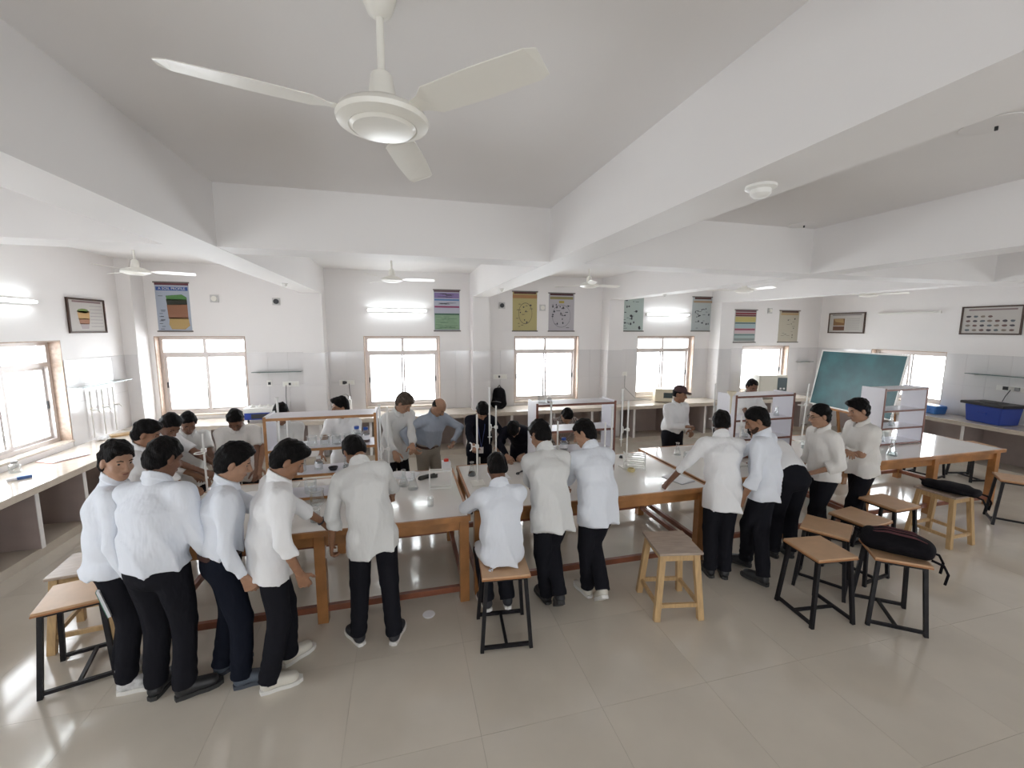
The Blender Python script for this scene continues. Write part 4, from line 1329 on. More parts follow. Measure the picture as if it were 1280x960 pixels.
    for i in (0, 1):
        t_ = td[i]
        lat_ = np.cross(t_, up)
        ang = math.degrees(math.asin(min(.9, heel[i] * .14 / .18))) if heel[i] else 0
        tp = rot(t_, lat_, -ang)
        un_ = np.cross(lat_, tp)
        hl_ = an[i] - un_ * .085 * s - tp * .055 * s           # heel point on the sole
        Q = lambda x, y, z: hl_ + (tp * x + lat_ * y + un_ * z) * s
        F = Field(hl_ - .34, hl_ + .34, .0085)
        F.rc(Q(.04, 0, .055), Q(.20, 0, .045), .034 * s, .038 * s, .03, lat_, 1.05)
        F.rc(Q(.045, 0, .05), Q(.05, 0, .105), .036 * s, .036 * s, .03)
        F.rc(Q(.07, 0, .085), Q(.17, 0, .05), .032 * s, .03 * s, .03)
        F.plane(-un_, Q(0, 0, .02))
        F.plane(unit(un_ + tp * .25), Q(.03, 0, .118))
        sh = npmesh('shoe', [F.net()], [um], bz, e)
        out = [(-.004, 0), (.006, .030), (.05, .037), (.12, .036), (.18, .046), (.23, .040), (.262, .018), (.262, -.014), (.235, -.036), (.18, -.042), (.12, -.034), (.05, -.035), (.006, -.028)]
        b = MB()
        n = len(out)
        vs = [tuple(Q(x, y, 0) - base) for x, y in out] + [tuple(Q(x, y, .028) - base) for x, y in out]
        b.add(vs, [tuple(range(n)), tuple(range(n, 2 * n))[::-1]] + [(k, n + k, n + (k + 1) % n, (k + 1) % n) for k in range(n)])
        b.build('sole', sm, sh)
    return dict(e=e, wr=wr, el=el, hc=hc, pel=pel, nk=nk, base=base, fwd=fwd)

# ------------------------------------------------------------------ the class, nearest people first
# left group around the end of the left table
person('student at far left in striped sneakers, glancing back over his shoulder', [(-1.97, 3.33), (-1.87, 3.16)], 28, 1.70, shirt='bluish', sleeve='long', shoes='striped', head=(-62, 2), hair='full', skin=1, toe=(10, -22), hands=((-1.62, 3.72, .95), None), hem=-.08)
person('broad student in white shirt at left, back to the viewer, black trousers', [(-1.66, 3.08), (-1.47, 3.02)], 76, 1.745, shirt='bluish', sleeve='long', head=(-18, 16), hair='short', build=1.16, toe=(4, -55), skin=2, hands=((-1.75, 3.62, .95), None), hem=-.01)
person('student with grey-blue sneakers standing between two classmates, arm hanging', [(-1.31, 3.18), (-1.13, 3.02)], 22, 1.68, shirt='bluish', sleeve='long', head=(-8, 12), hair='full', shoes='greyblue', skin=1, toe=(20, -12), hands=((-.98, 3.62, .93), None), tuck=True, belt=True, pants='navy')
person('student in cream sneakers with a watch, one hand on the left table', [(-.87, 3.16), (-.94, 2.93)], 24, 1.70, shirt='white', sleeve='rolled', head=(-10, 22), hair='full', shoes='white', skin=0, extra=('watch',), toe=(20, -10), hands=((-.58, 3.46, .87), None), lean=6)
person('student bending over the left table in black sneakers with white soles', [(-.39, 3.25), (-.12, 3.20)], 94, 1.70, shirt='grey', sleeve='rolled', head=(22, 34), hair='short', shoes='blackwhite', lean=10, bend=16, side=-9, hands=(None, (-.10, 3.85, .90)), skin=0, toe=(28, -22))
# seated student and neighbours
person('student sitting on the metal stool at the middle table, back to the viewer', [(.65, 3.34, .05), (.83, 3.33, .05)], 92, 1.68, sit=(.735, 3.12, .70), shirt='bluish', sleeve='long', head=(0, 14), hair='crop', shoes='blackwhite', lean=6, bend=10, hands=((.58, 3.60, .86), (.95, 3.68, .86)), hem=-.10, skin=2, elbow=((-1, -.3, -.2), (1, -.3, -.2)))
person('student leaning on the middle table with crossed black shoes', [(1.20, 3.36), (1.25, 3.17)], 90, 1.70, shirt='grey', sleeve='rolled', head=(22, 12), hair='full', lean=14, bend=14, hip=(-.04, -.02), hands=((1.18, 3.75, .88), (1.42, 3.78, .88)), heel=(0, .8), skin=0)
person('student leaning on the middle table in cream sneakers, one heel up', [(1.60, 3.36), (1.64, 3.15)], 92, 1.68, shirt='bluish', sleeve='rolled', head=(48, 8), hair='short', shoes='white', lean=12, bend=14, hands=((1.52, 3.75, .88), (1.86, 3.72, .88)), heel=(0, .8), skin=1)
# right-hand group
person('student with one arm stretched along the table edge, back to the viewer', [(2.93, 3.36), (3.05, 3.30)], 68, 1.68, shirt='white', sleeve='rolled', head=(-22, 22), hair='full', lean=10, bend=12, hands=((2.58, 3.66, .86), (3.28, 3.72, .92)), skin=2, hem=-.20)
person('bearded student leaning in from the right, arm hanging by his side', [(3.40, 3.40), (3.28, 3.06)], 118, 1.72, shirt='bluish', sleeve='rolled', extra=('beard',), head=(28, 20), hair='short', lean=2, bend=6, hip=(.04, 0), hands=(None, (3.42, 3.90, 1.02)), skin=0, hem=-.10)
person('student bent double over the table behind the bearded student', [(3.86, 3.50), (4.03, 3.46)], 84, 1.70, shirt='white', sleeve='rolled', head=(0, -10), hair='short', lean=54, bend=14, hands=((3.80, 4.10, .88), (4.10, 4.10, .88)), skin=0, tuck=True)
person('student in glasses with a hand on his hip, facing left', [(4.40, 3.55), (4.45, 3.40)], 165, 1.66, shirt='warm', sleeve='rolled', head=(-6, 4), hair='short', extra=('glasses',), hands=(('r', -.10, .13, -.44), None), elbow=((.6, -1, 0), None), skin=1, hem=-.05)
person('student with folded arms standing in front of the chalkboard', [(5.02, 3.62), (5.10, 3.46)], 165, 1.68, shirt='warm', sleeve='long', head=(-4, 8), hair='full', hands=(('r', .09, .20, -.30), ('r', -.11, .22, -.27)), elbow=((0, -.8, -1), (0, .8, -1)), skin=1, hem=-.09)
# far side of the left end
person('student seen behind the striped-sneaker student, hair swept forward', [(-2.40, 4.53), (-2.34, 4.35)], 12, 1.62, shirt='white', sleeve='rolled', head=(0, 14), hair='full', hands=((-1.86, 4.75, .88), (-1.86, 4.5, .88)), skin=0, res=1.2)
person('short-haired student leaning over the left table with forearms together', [(-2.46, 4.96), (-2.38, 4.78)], -12, 1.66, shirt='white', sleeve='half', head=(-20, 24), hair='short', lean=10, bend=10, hands=((-1.80, 4.86, .98), (-1.82, 4.66, .98)), skin=2, res=1.2)
person('student with dark collar looking down at the far left corner of the table', [(-2.28, 5.38), (-2.36, 5.20)], -52, 1.58, shirt='grey', sleeve='half', head=(-8, 20), hair='short', lean=8, hands=((-1.95, 5.0, .95), (-2.12, 4.92, .95)), skin=2, res=1.2)
person('student with moustache looking down behind the white ring clamp', [(-1.72, 5.30), (-1.90, 5.26)], -72, 1.64, shirt='warm', sleeve='half', head=(-10, 30), hair='crop', lean=10, bend=10, hands=((-1.50, 4.80, .90), (-1.75, 4.76, .90)), skin=2, extra=('moustache',), res=1.2)
# behind the left rack
person('student whose face is hidden by the top of the orange-edged rack', [(-1.26, 5.32), (-1.44, 5.34)], -86, 1.63, shirt='grey', sleeve='half', head=(0, 26), hair='short', lean=4, hands=((-1.15, 4.84, .90), (-1.5, 4.80, .90)), skin=0, res=1.2)
person('student looking left from behind the orange-edged rack', [(-.62, 5.52), (-.82, 5.52)], -92, 1.61, shirt='white', sleeve='half', head=(-58, 0), hair='full', hands=((-.55, 4.86, .90), (-.95, 4.84, .90)), skin=0, res=1.2)
person('brown-haired student leaning right beside the older man', [(-.02, 5.62), (-.22, 5.58)], -62, 1.70, shirt='grey', sleeve='long', head=(28, 22), hair='brown', lean=14, bend=8, hands=((.10, 4.84, .88), (-.08, 4.86, .88)), skin=1, res=1.1)
person('older balding man in grey-blue shirt with hands on his hips', [(.42, 5.62), (.20, 5.66)], -58, 1.62, shirt='steel', sleeve='long', head=(20, 26), hair='bald', lean=16, bend=6, hands=((.62, 5.42, .98), (.10, 5.28, .98)), elbow=((1, .3, .1), (-1, .3, .1)), skin=1, build=1.2, tuck=True, belt=True, pants='khaki', extra=('moustache',), res=1.0)
person('person in black top with lanyard bending over a dark flask', [(1.08, 5.52), (.88, 5.54)], -92, 1.60, shirt='black', sleeve='long', head=(6, 34), hair='full', lean=14, bend=12, hands=((1.18, 5.10, 1.0), (.80, 4.94, 1.05)), skin=1, res=1.1, hem=-.12, extra=('lanyard',))
person('person in black clothes stooping behind the left side of the middle rack', [(1.62, 5.36), (1.44, 5.40)], -120, 1.58, shirt='black', sleeve='long', head=(0, 30), hair='short', lean=38, bend=20, hands=((1.42, 4.86, .92), (1.20, 4.86, .92)), skin=1, res=1.2)
person('person in checked shirt stooping behind the middle rack shelves', [(2.20, 5.48), (2.02, 5.50)], -92, 1.56, shirt='check', sleeve='half', head=(0, 26), hair='crop', lean=26, bend=14, hands=((2.25, 4.84, .90), (1.9, 4.84, .90)), skin=1, res=1.2)
person('smiling student in maroon cap holding an amber flask', [(4.05, 5.48), (3.85, 5.50)], -84, 1.62, shirt='white', sleeve='long', build=1.08, head=(26, 2), hair='crop', cap=True, hands=((4.06, 5.24, .98), (3.95, 5.18, 1.06)), curl=(30, 40), skin=0, res=1.1, tuck=True)
person('student standing behind the funnel rack, eyes above the top shelf', [(5.50, 5.62), (5.30, 5.66)], -100, 1.68, shirt='white', sleeve='half', head=(0, 14), hair='crop', hands=((5.45, 5.14, 1.0), (5.20, 5.14, 1.0)), skin=2, res=1.2)

# ------------------------------------------------------------------ glassware and lab equipment
LIQ = {'dark': mat('dark_green_liquid', (.01, .025, .03), .15), 'amber': mat('amber_liquid', (.62, .25, .05), .2), 'orange': mat('orange_liquid', (.70, .17, .02), .2), 'clear': glassmat('clear_liquid', (.85, .90, .90), .5, .10), 'brown': mat('brown_liquid', (.12, .05, .03), .2)}
def flask(x, y, z, label, h=.15, liq=None, cat='flask', fill=.3, cap=None):
    e = empty('conical_flask', (x, y, z), 0, label, cat)
    k = h / .15
    MB().lathe([(.004, .001), (.042 * k, .001), (.045 * k, .008 * k), (.018 * k, .10 * k), (.016 * k, .145 * k), (.020 * k, .15 * k)], n=20, cap=False).build('glass_body', GLASS, e, True)
    MB().tube([((.0205 * k) * math.cos(t * math.pi / 8), (.0205 * k) * math.sin(t * math.pi / 8), h) for t in range(17)], .002, 5).build('rim', WHITEP, e, True)
    if liq:
        r1 = .043 - .025 * fill
        MB().lathe([(.004, .004 * k), (.040 * k, .004 * k), (.042 * k, .010 * k), (r1 * k, .004 * k + .09 * k * fill), (.003, .004 * k + .09 * k * fill)], n=20).build('liquid', LIQ[liq], e, True)
    if cap:
        MB().lathe([(.022 * k, h - .012), (.022 * k, h + .012), (.004, h + .014)], n=14).build('stopper', cap, e, True)
    return e
def beaker(x, y, z, label, r=.038, h=.10, liq=None):
    e = empty('beaker', (x, y, z), 0, label, 'beaker')
    MB().lathe([(.004, .001), (r * .95, .001), (r, .006), (r, h - .004), (r * 1.07, h)], n=20, cap=False).build('glass_body', GLASS, e, True)
    MB().tube([((r * 1.07) * math.cos(t * math.pi / 10), (r * 1.07) * math.sin(t * math.pi / 10), h) for t in range(21)], .0018, 5).build('rim', WHITEP, e, True)
    if liq:
        MB().lathe([(.004, .003), (r * .94, .003), (r * .95, h * .35), (.003, h * .35)], n=20).build('liquid', LIQ[liq], e, True)
    return e
def bottle(x, y, z, label, r=.036, h=.13, cap=BLUEC, body=GLASS, liq=None, lab=True):
    e = empty('reagent_bottle', (x, y, z), 0, label, 'bottle')
    MB().lathe([(.004, .001), (r, .001), (r, h * .62), (r * .85, h * .70), (r * .45, h * .80), (r * .45, h * .86)], n=20, cap=False).build('bottle_body', body, e, True)
    MB().lathe([(r * .58, h * .83), (r * .58, h), (.004, h + .002)], n=16).build('cap', cap, e, True)
    if lab:
        MB().lathe([(r * 1.01, h * .2), (r * 1.01, h * .5)], n=20, cap=False).build('paper_label', PAPER, e, True)
    if liq:
        MB().lathe([(.004, .004), (r * .95, .004), (r * .95, h * .4), (.003, h * .4)], n=16).build('liquid', LIQ[liq], e, True)
    return e
def stand(x, y, z, label, h=.78, clampz=.42, rz=0, base=WHITEM, tilt=0, ring=False, burette=None, by=1):
    e = empty('burette_stand', (x, y, z), rz, label, 'stand')
    boxobj('base_plate', -.07, .07, -.11, .06, 0, .014, base, e, .004)
    MB().tube([(0, 0, .012), (math.sin(tilt) * h, 0, math.cos(tilt) * h)], .0095, 8).build('rod', WHITEP, e, True)
    cx = math.sin(tilt) * clampz
    MB().box(cx - .018, cx + .018, -.02, .02, clampz - .018, clampz + .018).build('boss_head', WHITEP, e, bevel=.004)
    b = MB()
    b.tube([(cx, 0, clampz), (cx - .055 * by, 0, clampz)], .006, 6)
    if ring:
        b.tube([(cx - .095 * by + .04 * math.cos(t * math.pi / 9), .04 * math.sin(t * math.pi / 9), clampz) for t in range(19)], .005, 6)
    else:
        for dz in (-.045, .045):
            b.tube([(cx - .055 * by, 0, clampz), (cx - .06 * by, 0, clampz + dz * .7), (cx - .078 * by, 0, clampz + dz)], .007, 6)
    b.build('clamp', WHITEP, e, True)
    if burette:
        bx = x + (cx - .078 * by) * math.cos(math.radians(rz))
        byy = y + (cx - .078 * by) * math.sin(math.radians(rz))
        u = empty('burette', (bx, byy, z + clampz), 0, burette, 'burette')
        MB().tube([(0, 0, -.10), (0, 0, .46)], .0105, 10).build('graduated_tube', mat('milky_glass', (.80, .80, .78), .2), u, True)
        MB().tube([(0, 0, -.20), (0, 0, -.17), (0, 0, -.10)], [.003, .0045, .0075], 8).build('tip', WHITEP, u, True)
        MB().tube([(-.022, 0, -.115), (.026, 0, -.115)], .006, 8).build('stopcock', WHITEP, u, True)
        MB().lathe([(.008, .455), (.018, .485), (.016, .485), (.006, .458)], n=12, cap=False).build('funnel_top', WHITEP, u, True)
    return e
def tuberack(x, y, z, rz, label, w=.20, h=.16, rails=(.02, .08, .14)):
    e = empty('test_tube_rack', (x, y, z), rz, label, 'rack')
    d = .07
    for sx in (-1, 1):
        for sy in (-1, 1):
            MB().box(sx * w / 2 - .005, sx * w / 2 + .005, sy * d / 2 - .005, sy * d / 2 + .005, 0, h).build('post', WHITEP, e)
    for zz in rails:
        for sy in (-1, 1):
            MB().box(-w / 2, w / 2, sy * d / 2 - .004, sy * d / 2 + .004, zz - .006, zz + .006).build('rail', WHITEP, e)
        for sx in (-1, 1):
            MB().box(sx * w / 2 - .004, sx * w / 2 + .004, -d / 2, d / 2, zz - .006, zz + .006).build('end_rail', WHITEP, e)
    return e
def notebook(x, y, z, rz, label, w=.17, d=.24, cover=PAPER, open_=False, cov2=None):
    e = empty('notebook', (x, y, z), rz, label, 'notebook')
    n = 2 if open_ else 1
    boxobj('cover', -w * n / 2 - .004, w * n / 2 + .004, -d / 2 - .004, d / 2 + .004, 0, .004, cov2 or cover, e)
    for k in range(n):
        x0 = -w * n / 2 + k * w
        b = MB()
        nn = 6
        vs = []
        for i in range(nn + 1):
            f = i / nn
            zt = .004 + .010 * math.sin(math.pi * (f if k == 0 else 1 - f) * .8) + .004
            vs += [(x0 + w * f, -d / 2, .004), (x0 + w * f, d / 2, .004), (x0 + w * f, -d / 2, zt), (x0 + w * f, d / 2, zt)]
        fs = []
        for i in range(nn):
            p, q = 4 * i, 4 * i + 4
            fs += [(p + 2, q + 2, q + 3, p + 3), (p, q, q + 2, p + 2), (p + 1, p + 3, q + 3, q + 1), (p, p + 1, q + 1, q)]
        b.add(vs, fs).build('pages', PAPER, e)
    return e

T = TH
# left table
flask(-.02, 4.38, T, 'tall empty flask, left one of the pair near the bent student', .17)
flask(.07, 4.27, T, 'tall empty flask, right one of the pair near the bent student', .18)
beaker(.215, 3.80, T, 'small glass near the front edge of the left table', .028, .085)
tuberack(.345, 4.22, T, -6, 'open white rectangular tube rack standing on the left table', .22, .20, (.015, .19))
e = empty('folded_paper', (.0, 4.52, T), 10, 'small folded white paper beside the pair of flasks', 'paper')
boxobj('lower_leaf', -.07, .07, -.03, .03, 0, .004, PAPER, e)
boxobj('upper_leaf', -.066, .07, -.03, .026, .004, .009, PAPER, e)
notebook(-.02, 4.70, T, -20, 'open notebook under the brown-haired student\'s arm', .15, .21, PAPER, True)
e = empty('glove', (.22, 4.55, T), 25, 'crumpled black glove lying on the left table', 'glove')
F = Field((-.16, -.12, -.02), (.2, .12, .08), .007)
for a_, b_, r_ in (((-.07, 0, .014), (.03, .01, .016), .03), ((.03, .01, .014), (.12, .045, .012), .014), ((.03, 0, .014), (.13, .0, .012), .014), ((.02, -.02, .014), (.10, -.05, .012), .013)):
    F.rc(a_, b_, r_, r_ * .8, .02)
F.plane((0, 0, -1), (0, 0, .001))
npmesh('glove_body', [F.net()], [mat('black_rubber', (.03, .028, .022), .5)], (0, 0, 0), e)
MB().tube([(-.075, .03, .010), (-.085, 0, .030), (-.075, -.03, .010)], .008, 8).build('cuff', mat('black_rubber', (.03, .028, .022), .5), e, True)
e = empty('small_carton', (.46, 4.80, T), 8, 'small white carton with a red lid beside the table seam', 'carton')
boxobj('carton_body', -.045, .045, -.045, .045, 0, .10, PAPER, e)
MB().lathe([(.028, .10), (.028, .125), (.004, .127)], n=16).build('red_lid', mat('red_plastic', (.65, .04, .02), .4), e, True)
notebook(-1.52, 4.42, T, 15, 'open notebook in front of the student with the full black hair', .16, .22, PAPER, True)
e = empty('yellow_cloth', (-.98, 4.08, T), 12, 'folded yellow cloth at the foot of the orange-edged rack', 'cloth')
for k in range(3):
    boxobj('fold', -.08 + .006 * k, .08 - .006 * k, -.06, .06 - .008 * k, .012 * k, .012 * k + .011, mat('yellow_cloth', (.66, .50, .24), .9), e, .004)
beaker(-.75, 3.72, T, 'glass beaker at the table front beside the watch hand', .04, .11, 'clear')
beaker(-.80, 4.10, T, 'large empty beaker in front of the lowest rack shelf', .06, .14)
stand(-1.86, 4.55, T, 'white stand with a ring clamp at the left end of the left table', .62, .46, 90, ring=True)
stand(-1.15, 4.66, T, 'white burette stand behind the orange-edged rack', .70, .45, 0, burette='thick white burette rising above the orange-edged rack')
stand(-.17, 4.62, T, 'white burette stand in front of the brown-haired student', .80, .34, 0, burette='white burette in front of the brown-haired student')
L = RK_L
for k, xx in enumerate((-.86, -.745, -.64, -.53)):
    beaker(xx, L[2] + .12, SH[2], 'glass beaker on the upper shelf of the orange-edged rack, %s from left' % ('first', 'second', 'third', 'fourth')[k], .044, .095)['group'] = 'beakers on the orange-edged rack'
bottle(-.37, L[2] + .14, SH[2], 'blue-capped bottle on the upper shelf nearest the rack\'s right post', .037, .15, BLUEC, liq='brown')
bottle(-.47 + .01, L[2] + .20, SH[2], 'blue-capped bottle on the upper shelf left of its twin', .042, .15, BLUEC)
bottle(-.455, L[2] + .08, SH[2], 'tiny black-capped vial on the upper shelf', .018, .07, DARK)
beaker(-.98, L[2] + .14, SH[1], 'tall clear beaker at the left of the middle shelf', .05, .13)
bottle(-.82, L[2] + .16, SH[1], 'bottle with a dark label on the middle shelf', .038, .13, WHITEP)
e = empty('weighing_dish', (-.68, L[2] + .10, SH[1]), 0, 'low black dish on the middle shelf', 'dish')
MB().lathe([(.03, 0), (.045, .03), (.041, .03), (.028, .005)], n=18, cap=False).build('dish_wall', DARK, e, True)
MB().lathe([(.03, .0), (.028, .006)], n=18).build('dish_floor', DARK, e, True)
flask(-.56, L[2] + .14, SH[1], 'blue-stoppered flask on the middle shelf', .13, 'clear', cap=BLUEC)
beaker(-.90, L[2] + .14, SH[0], 'wide beaker on the lowest shelf, left', .055, .12)
flask(-.62, L[2] + .14, SH[0], 'flask on the lowest shelf of the orange-edged rack', .16)
# middle table
flask(.715, 4.52, T, 'conical flask of dark green liquid held at the middle table', .155, 'dark', fill=.42)
stand(.735, 4.28, T, 'short white stand in front of the black-top person', .74, .40, 0)
stand(1.06, 4.84, T, 'white stand with a tall burette right of the black-top person', .72, .46, 0, burette='tall white burette in front of the black-top person')
notebook(1.00, 4.42, T, 4, 'closed pad of paper beside the seated student\'s head', .2, .26)
e = empty('tongs', (1.30, 4.50, T), 40, 'black tongs lying left of the middle rack', 'tongs')
MB().tube([(-.09, .0, .008), (-.02, .02, .008), (.10, .006, .008)], .005, 6).build('jaw', DARK, e, True)
MB().tube([(-.09, .03, .008), (-.02, .0, .010), (.10, .012, .008)], .005, 6).build('jaw', DARK, e, True)
MB().tube([(-.105 + .018 * math.cos(t * math.pi / 6), .018 * math.sin(t * math.pi / 6), .008) for t in range(13)], .004, 6).build('finger_loop', DARK, e, True)
stand(1.57, 4.12, T, 'white burette stand left of the two leaning students\' heads', .66, .38, 0, burette='white burette in front of the middle rack, left')
stand(2.12, 4.12, T, 'white burette stand at the right end of the middle rack', .62, .30, 0, burette='white burette in front of the middle rack, right', by=-1)
stand(2.53, 4.36, T, 'white burette stand right of the middle rack', .80, .46, 0, burette='tall white burette right of the middle rack', by=1)
e = empty('filter_pot', (2.515, 4.22, T), 0, 'squat yellow pot at the foot of the right-hand stand', 'pot')
MB().lathe([(.035, 0), (.042, .01), (.040, .035), (.030, .04)], n=18, cap=False).build('pot_wall', mat('yellow_resin', (.72, .60, .30), .5), e, True)
MB().lathe([(.034, 0), (.036, .012)], n=18).build('pot_floor', mat('yellow_resin', (.72, .60, .30), .5), e, True)
e = empty('rubber_stopper', (2.66, 4.72, T), 0, 'small dark rubber stopper alone on the white table', 'stopper')
MB().lathe([(.022, 0), (.022, .012), (.014, .03), (.004, .031)], n=14).build('stopper_plug', DARK, e, True)
MB().lathe([(.025, 0), (.025, .004)], n=14).build('stopper_rim', DARK, e, True)
tuberack(2.60, 4.30, T, -28, 'white slatted test tube rack left of the outstretched arm', .24, .19, (.02, .07, .12, .17))
notebook(2.88, 3.86, T, 14, 'grey-white notebook under the outstretched arm', .2, .26, PAPER, cov2=mat('grey_card', (.35, .34, .36), .6))
M_ = RK_M
beaker(1.50, M_[2] + .14, SH[3], 'glass beaker on top of the middle rack', .045, .12)
bottle(1.59, M_[2] + .15, SH[3], 'small brown-labelled jar on top of the middle rack', .028, .075, WHITEP, lab=True, liq='brown')
bottle(1.76, M_[2] + .12, SH[1], 'blue-domed bottle on the middle rack in front of the checked shirt', .045, .14, BLUEC)
beaker(2.02, M_[2] + .12, SH[1], 'empty beaker on the middle rack shelf, right side', .04, .10)
notebook(1.90, M_[2] + .15, SH[0], 0, 'stack of paper on the lowest shelf of the middle rack', .2, .24)
# third table
flask(4.10, 4.93, T, 'amber-filled flask under the capped student\'s hand', .14, 'amber', fill=.45)
flask(3.44, 4.66, T, 'clear flask standing near the seam of the third table', .16)
beaker(3.38, 4.40, T, 'clear tall beaker beside the clear flask', .035, .12)
e = empty('small_carton', (3.58, 4.60, T), 20, 'low white carton between the seam and the raised arm', 'carton')
boxobj('carton_body', -.06, .06, -.04, .04, 0, .045, PAPER, e)
boxobj('carton_flap', -.06, .06, -.041, -.038, .03, .06, PAPER, e)
stand(4.14, 4.78, T, 'white stand with ring clamp right of the capped student', .66, .42, 0, ring=True, burette='tall white burette right of the capped student')
stand(3.90, 4.12, T, 'white stand at the left of the funnel rack', .60, .46, 90)
R = RK_R1
e = empty('funnel', (R[0] - .03, R[2] + .05, TH + .64), 0, 'large cream funnel clipped to the left side of the rack', 'funnel')
MB().lathe([(.010, .12), (.012, .16), (.055, .215), (.055, .225), (.050, .225), (.008, .165)], n=18, cap=False).build('funnel_cone', CREAM, e, True)
MB().tube([(0, 0, -.06), (0, 0, .14)], [.007, .012], 10).build('stem', CREAM, e, True)
flask(4.60, R[2] + .12, SH[1], 'round orange-filled flask on the funnel rack', .13, 'orange', fill=.75)
beaker(4.25, R[2] + .12, SH[1], 'beaker on the funnel rack behind the bearded student', .04, .1)
flask(4.75, R[2] + .14, SH[2], 'white-labelled flask on the upper shelf of the funnel rack', .12)
beaker(3.62, 3.98, T, 'glass beaker between the two heads bent together', .035, .09)
bottle(3.98, 4.02, T, 'black-capped glass bottle at the bearded student\'s chest', .03, .12, DARK)
# right end
stand(5.60, 4.78, T, 'tilted white stand with ring clamp beside the student in glasses', .86, .55, 0, ring=True, tilt=.06)
beaker(5.36, 4.50, T, 'beaker with pale residue beside the tilted stand', .055, .10, 'clear')
flask(6.17, 3.97, T, 'big clear flask at the front left of the right end table', .21, 'clear', fill=.25)
Q2 = RK_R2
flask(6.85, Q2[2] + .14, SH[1], 'empty flask on the middle shelf of the rack by the chalkboard', .14)
flask(6.68, Q2[2] + .14, SH[0], 'tall flask on the lowest shelf of the rack by the chalkboard', .17)
bottle(6.55, Q2[2] + .14, SH[1], 'white-capped bottle in the rack by the chalkboard', .035, .14, WHITEP)
beaker(6.56, Q2[2] + .14, SH[2], 'beaker on the upper shelf of the rack by the chalkboard', .04, .11)

# ------------------------------------------------------------------ bags
BAG = mat('black_bag_cloth', (.009, .008, .010), .8, bump=.4, bscale=60, spec=.08)
BAGM = mat('maroon_bag_cloth', (.10, .04, .045), .8, bump=.4, bscale=60, spec=.1)
def bag(x, y, z, rz, label, l=.50, w=.30, h=.14, m=BAG, panel=None, stand_up=False, pitch=0):
    e = empty('backpack', (x, y, z), rz, label, 'backpack')
    F = Field((-l / 2 - .08, -w / 2 - .08, -.05), (l / 2 + .08, w / 2 + .08, h + .1), .009)
    F.rc((-l / 2 + h * .55, 0, h * .48), (l / 2 - h * .5, 0, h * .44), h * .50, h * .46, .02, (0, 1, 0), (w / 2) / (h * .5))
    F.rc((-l * .15, 0, h * .75), (l * .22, 0, h * .72), h * .28, h * .25, .05, (0, 1, 0), (w * .36) / (h * .27))
    F.disp(lambda X, Y, Z: .004 * wob(X, Y, Z, 30, 5))
    F.plane((0, 0, -1), (0, 0, .001))
    npmesh('main_bag', [F.net()], [m], (0, 0, 0), e)
    if panel:
        for k in (-1, 0, 1):
            MB().tube([(-l * .36, k * w * .16, h * .86), (-l * .14, k * w * .19, h * 1.06), (l * .2, k * w * .19, h * 1.03), (l * .36, k * w * .16, h * .84)], .009, 6).build('piping', panel, e, True)
    MB().tube([(-l * .46, -.04, h * .6), (-l * .54, 0, h * .75), (-l * .46, .04, h * .6)], .009, 8).build('top_handle', m, e, True)
    for s_ in (-1, 1):
        MB().tube([(l * .42, s_ * w * .3, .03), (l * .56, s_ * w * .34, .012), (l * .62, s_ * w * .36, -.05 if not stand_up else .01), (l * .60, s_ * w * .33, -.14 if not stand_up else .01)], .010, 6).build('strap', m, e, True)
    if stand_up:
        e.rotation_euler = (0, math.radians(-pitch), math.radians(rz))
    return e
bag(3.985, 2.455, .602, -52, 'maroon-black backpack lying on a metal stool, straps dangling', .50, .30, .165, BAG, BAGM)
bag(6.12, 3.30, .602, -74, 'flat black bag lying on the pale wooden stool', .50, .28, .09)
def upright_bag(x, y, z, rz, label, h, w, d, m):
    e = empty('backpack', (x, y, z), rz, label, 'backpack')
    F = Field((-w, -d - .1, -.03), (w, d + .1, h + .1), .010)
    F.rc((0, 0, d * .5), (0, .03, h - d * .45), d * .56, d * .42, .03, (1, 0, 0), (w / 2) / (d * .56))
    F.rc((0, -d * .42, d * .45), (0, -d * .34, h * .45), d * .30, d * .26, .02, (1, 0, 0), (w * .36) / (d * .3))
    F.disp(lambda X, Y, Z: .006 * wob(X, Y, Z, 24, 5))
    F.plane((0, 0, -1), (0, 0, .001))
    npmesh('main_bag', [F.net()], [m], (0, 0, 0), e)
    MB().tube([(-.04, .03, h - .02), (0, .03, h + .04), (.04, .03, h - .02)], .009, 8).build('top_handle', m, e, True)
    for s_ in (-1, 1):
        MB().tube([(s_ * w * .2, d * .3, h * .9), (s_ * w * .28, d * .62, h * .6), (s_ * w * .3, d * .5, h * .12)], .012, 6).build('strap', m, e, True)
    MB().tube([(-w * .3, -d * .62, h * .34), (0, -d * .70, h * .38), (w * .3, -d * .62, h * .34)], .005, 6).build('zip', mat('grey_plastic', (.25, .25, .25), .5), e, True)
upright_bag(1.90, 8.40, CT, -35, 'black backpack standing on the back counter under the switch plate', .44, .34, .20, BAG)
upright_bag(4.36, 4.88, TH, 95, 'dark backpack standing on the third table behind the white stand', .42, .32, .20, mat('grey_bag_cloth', (.014, .012, .018), .8, spec=.08))

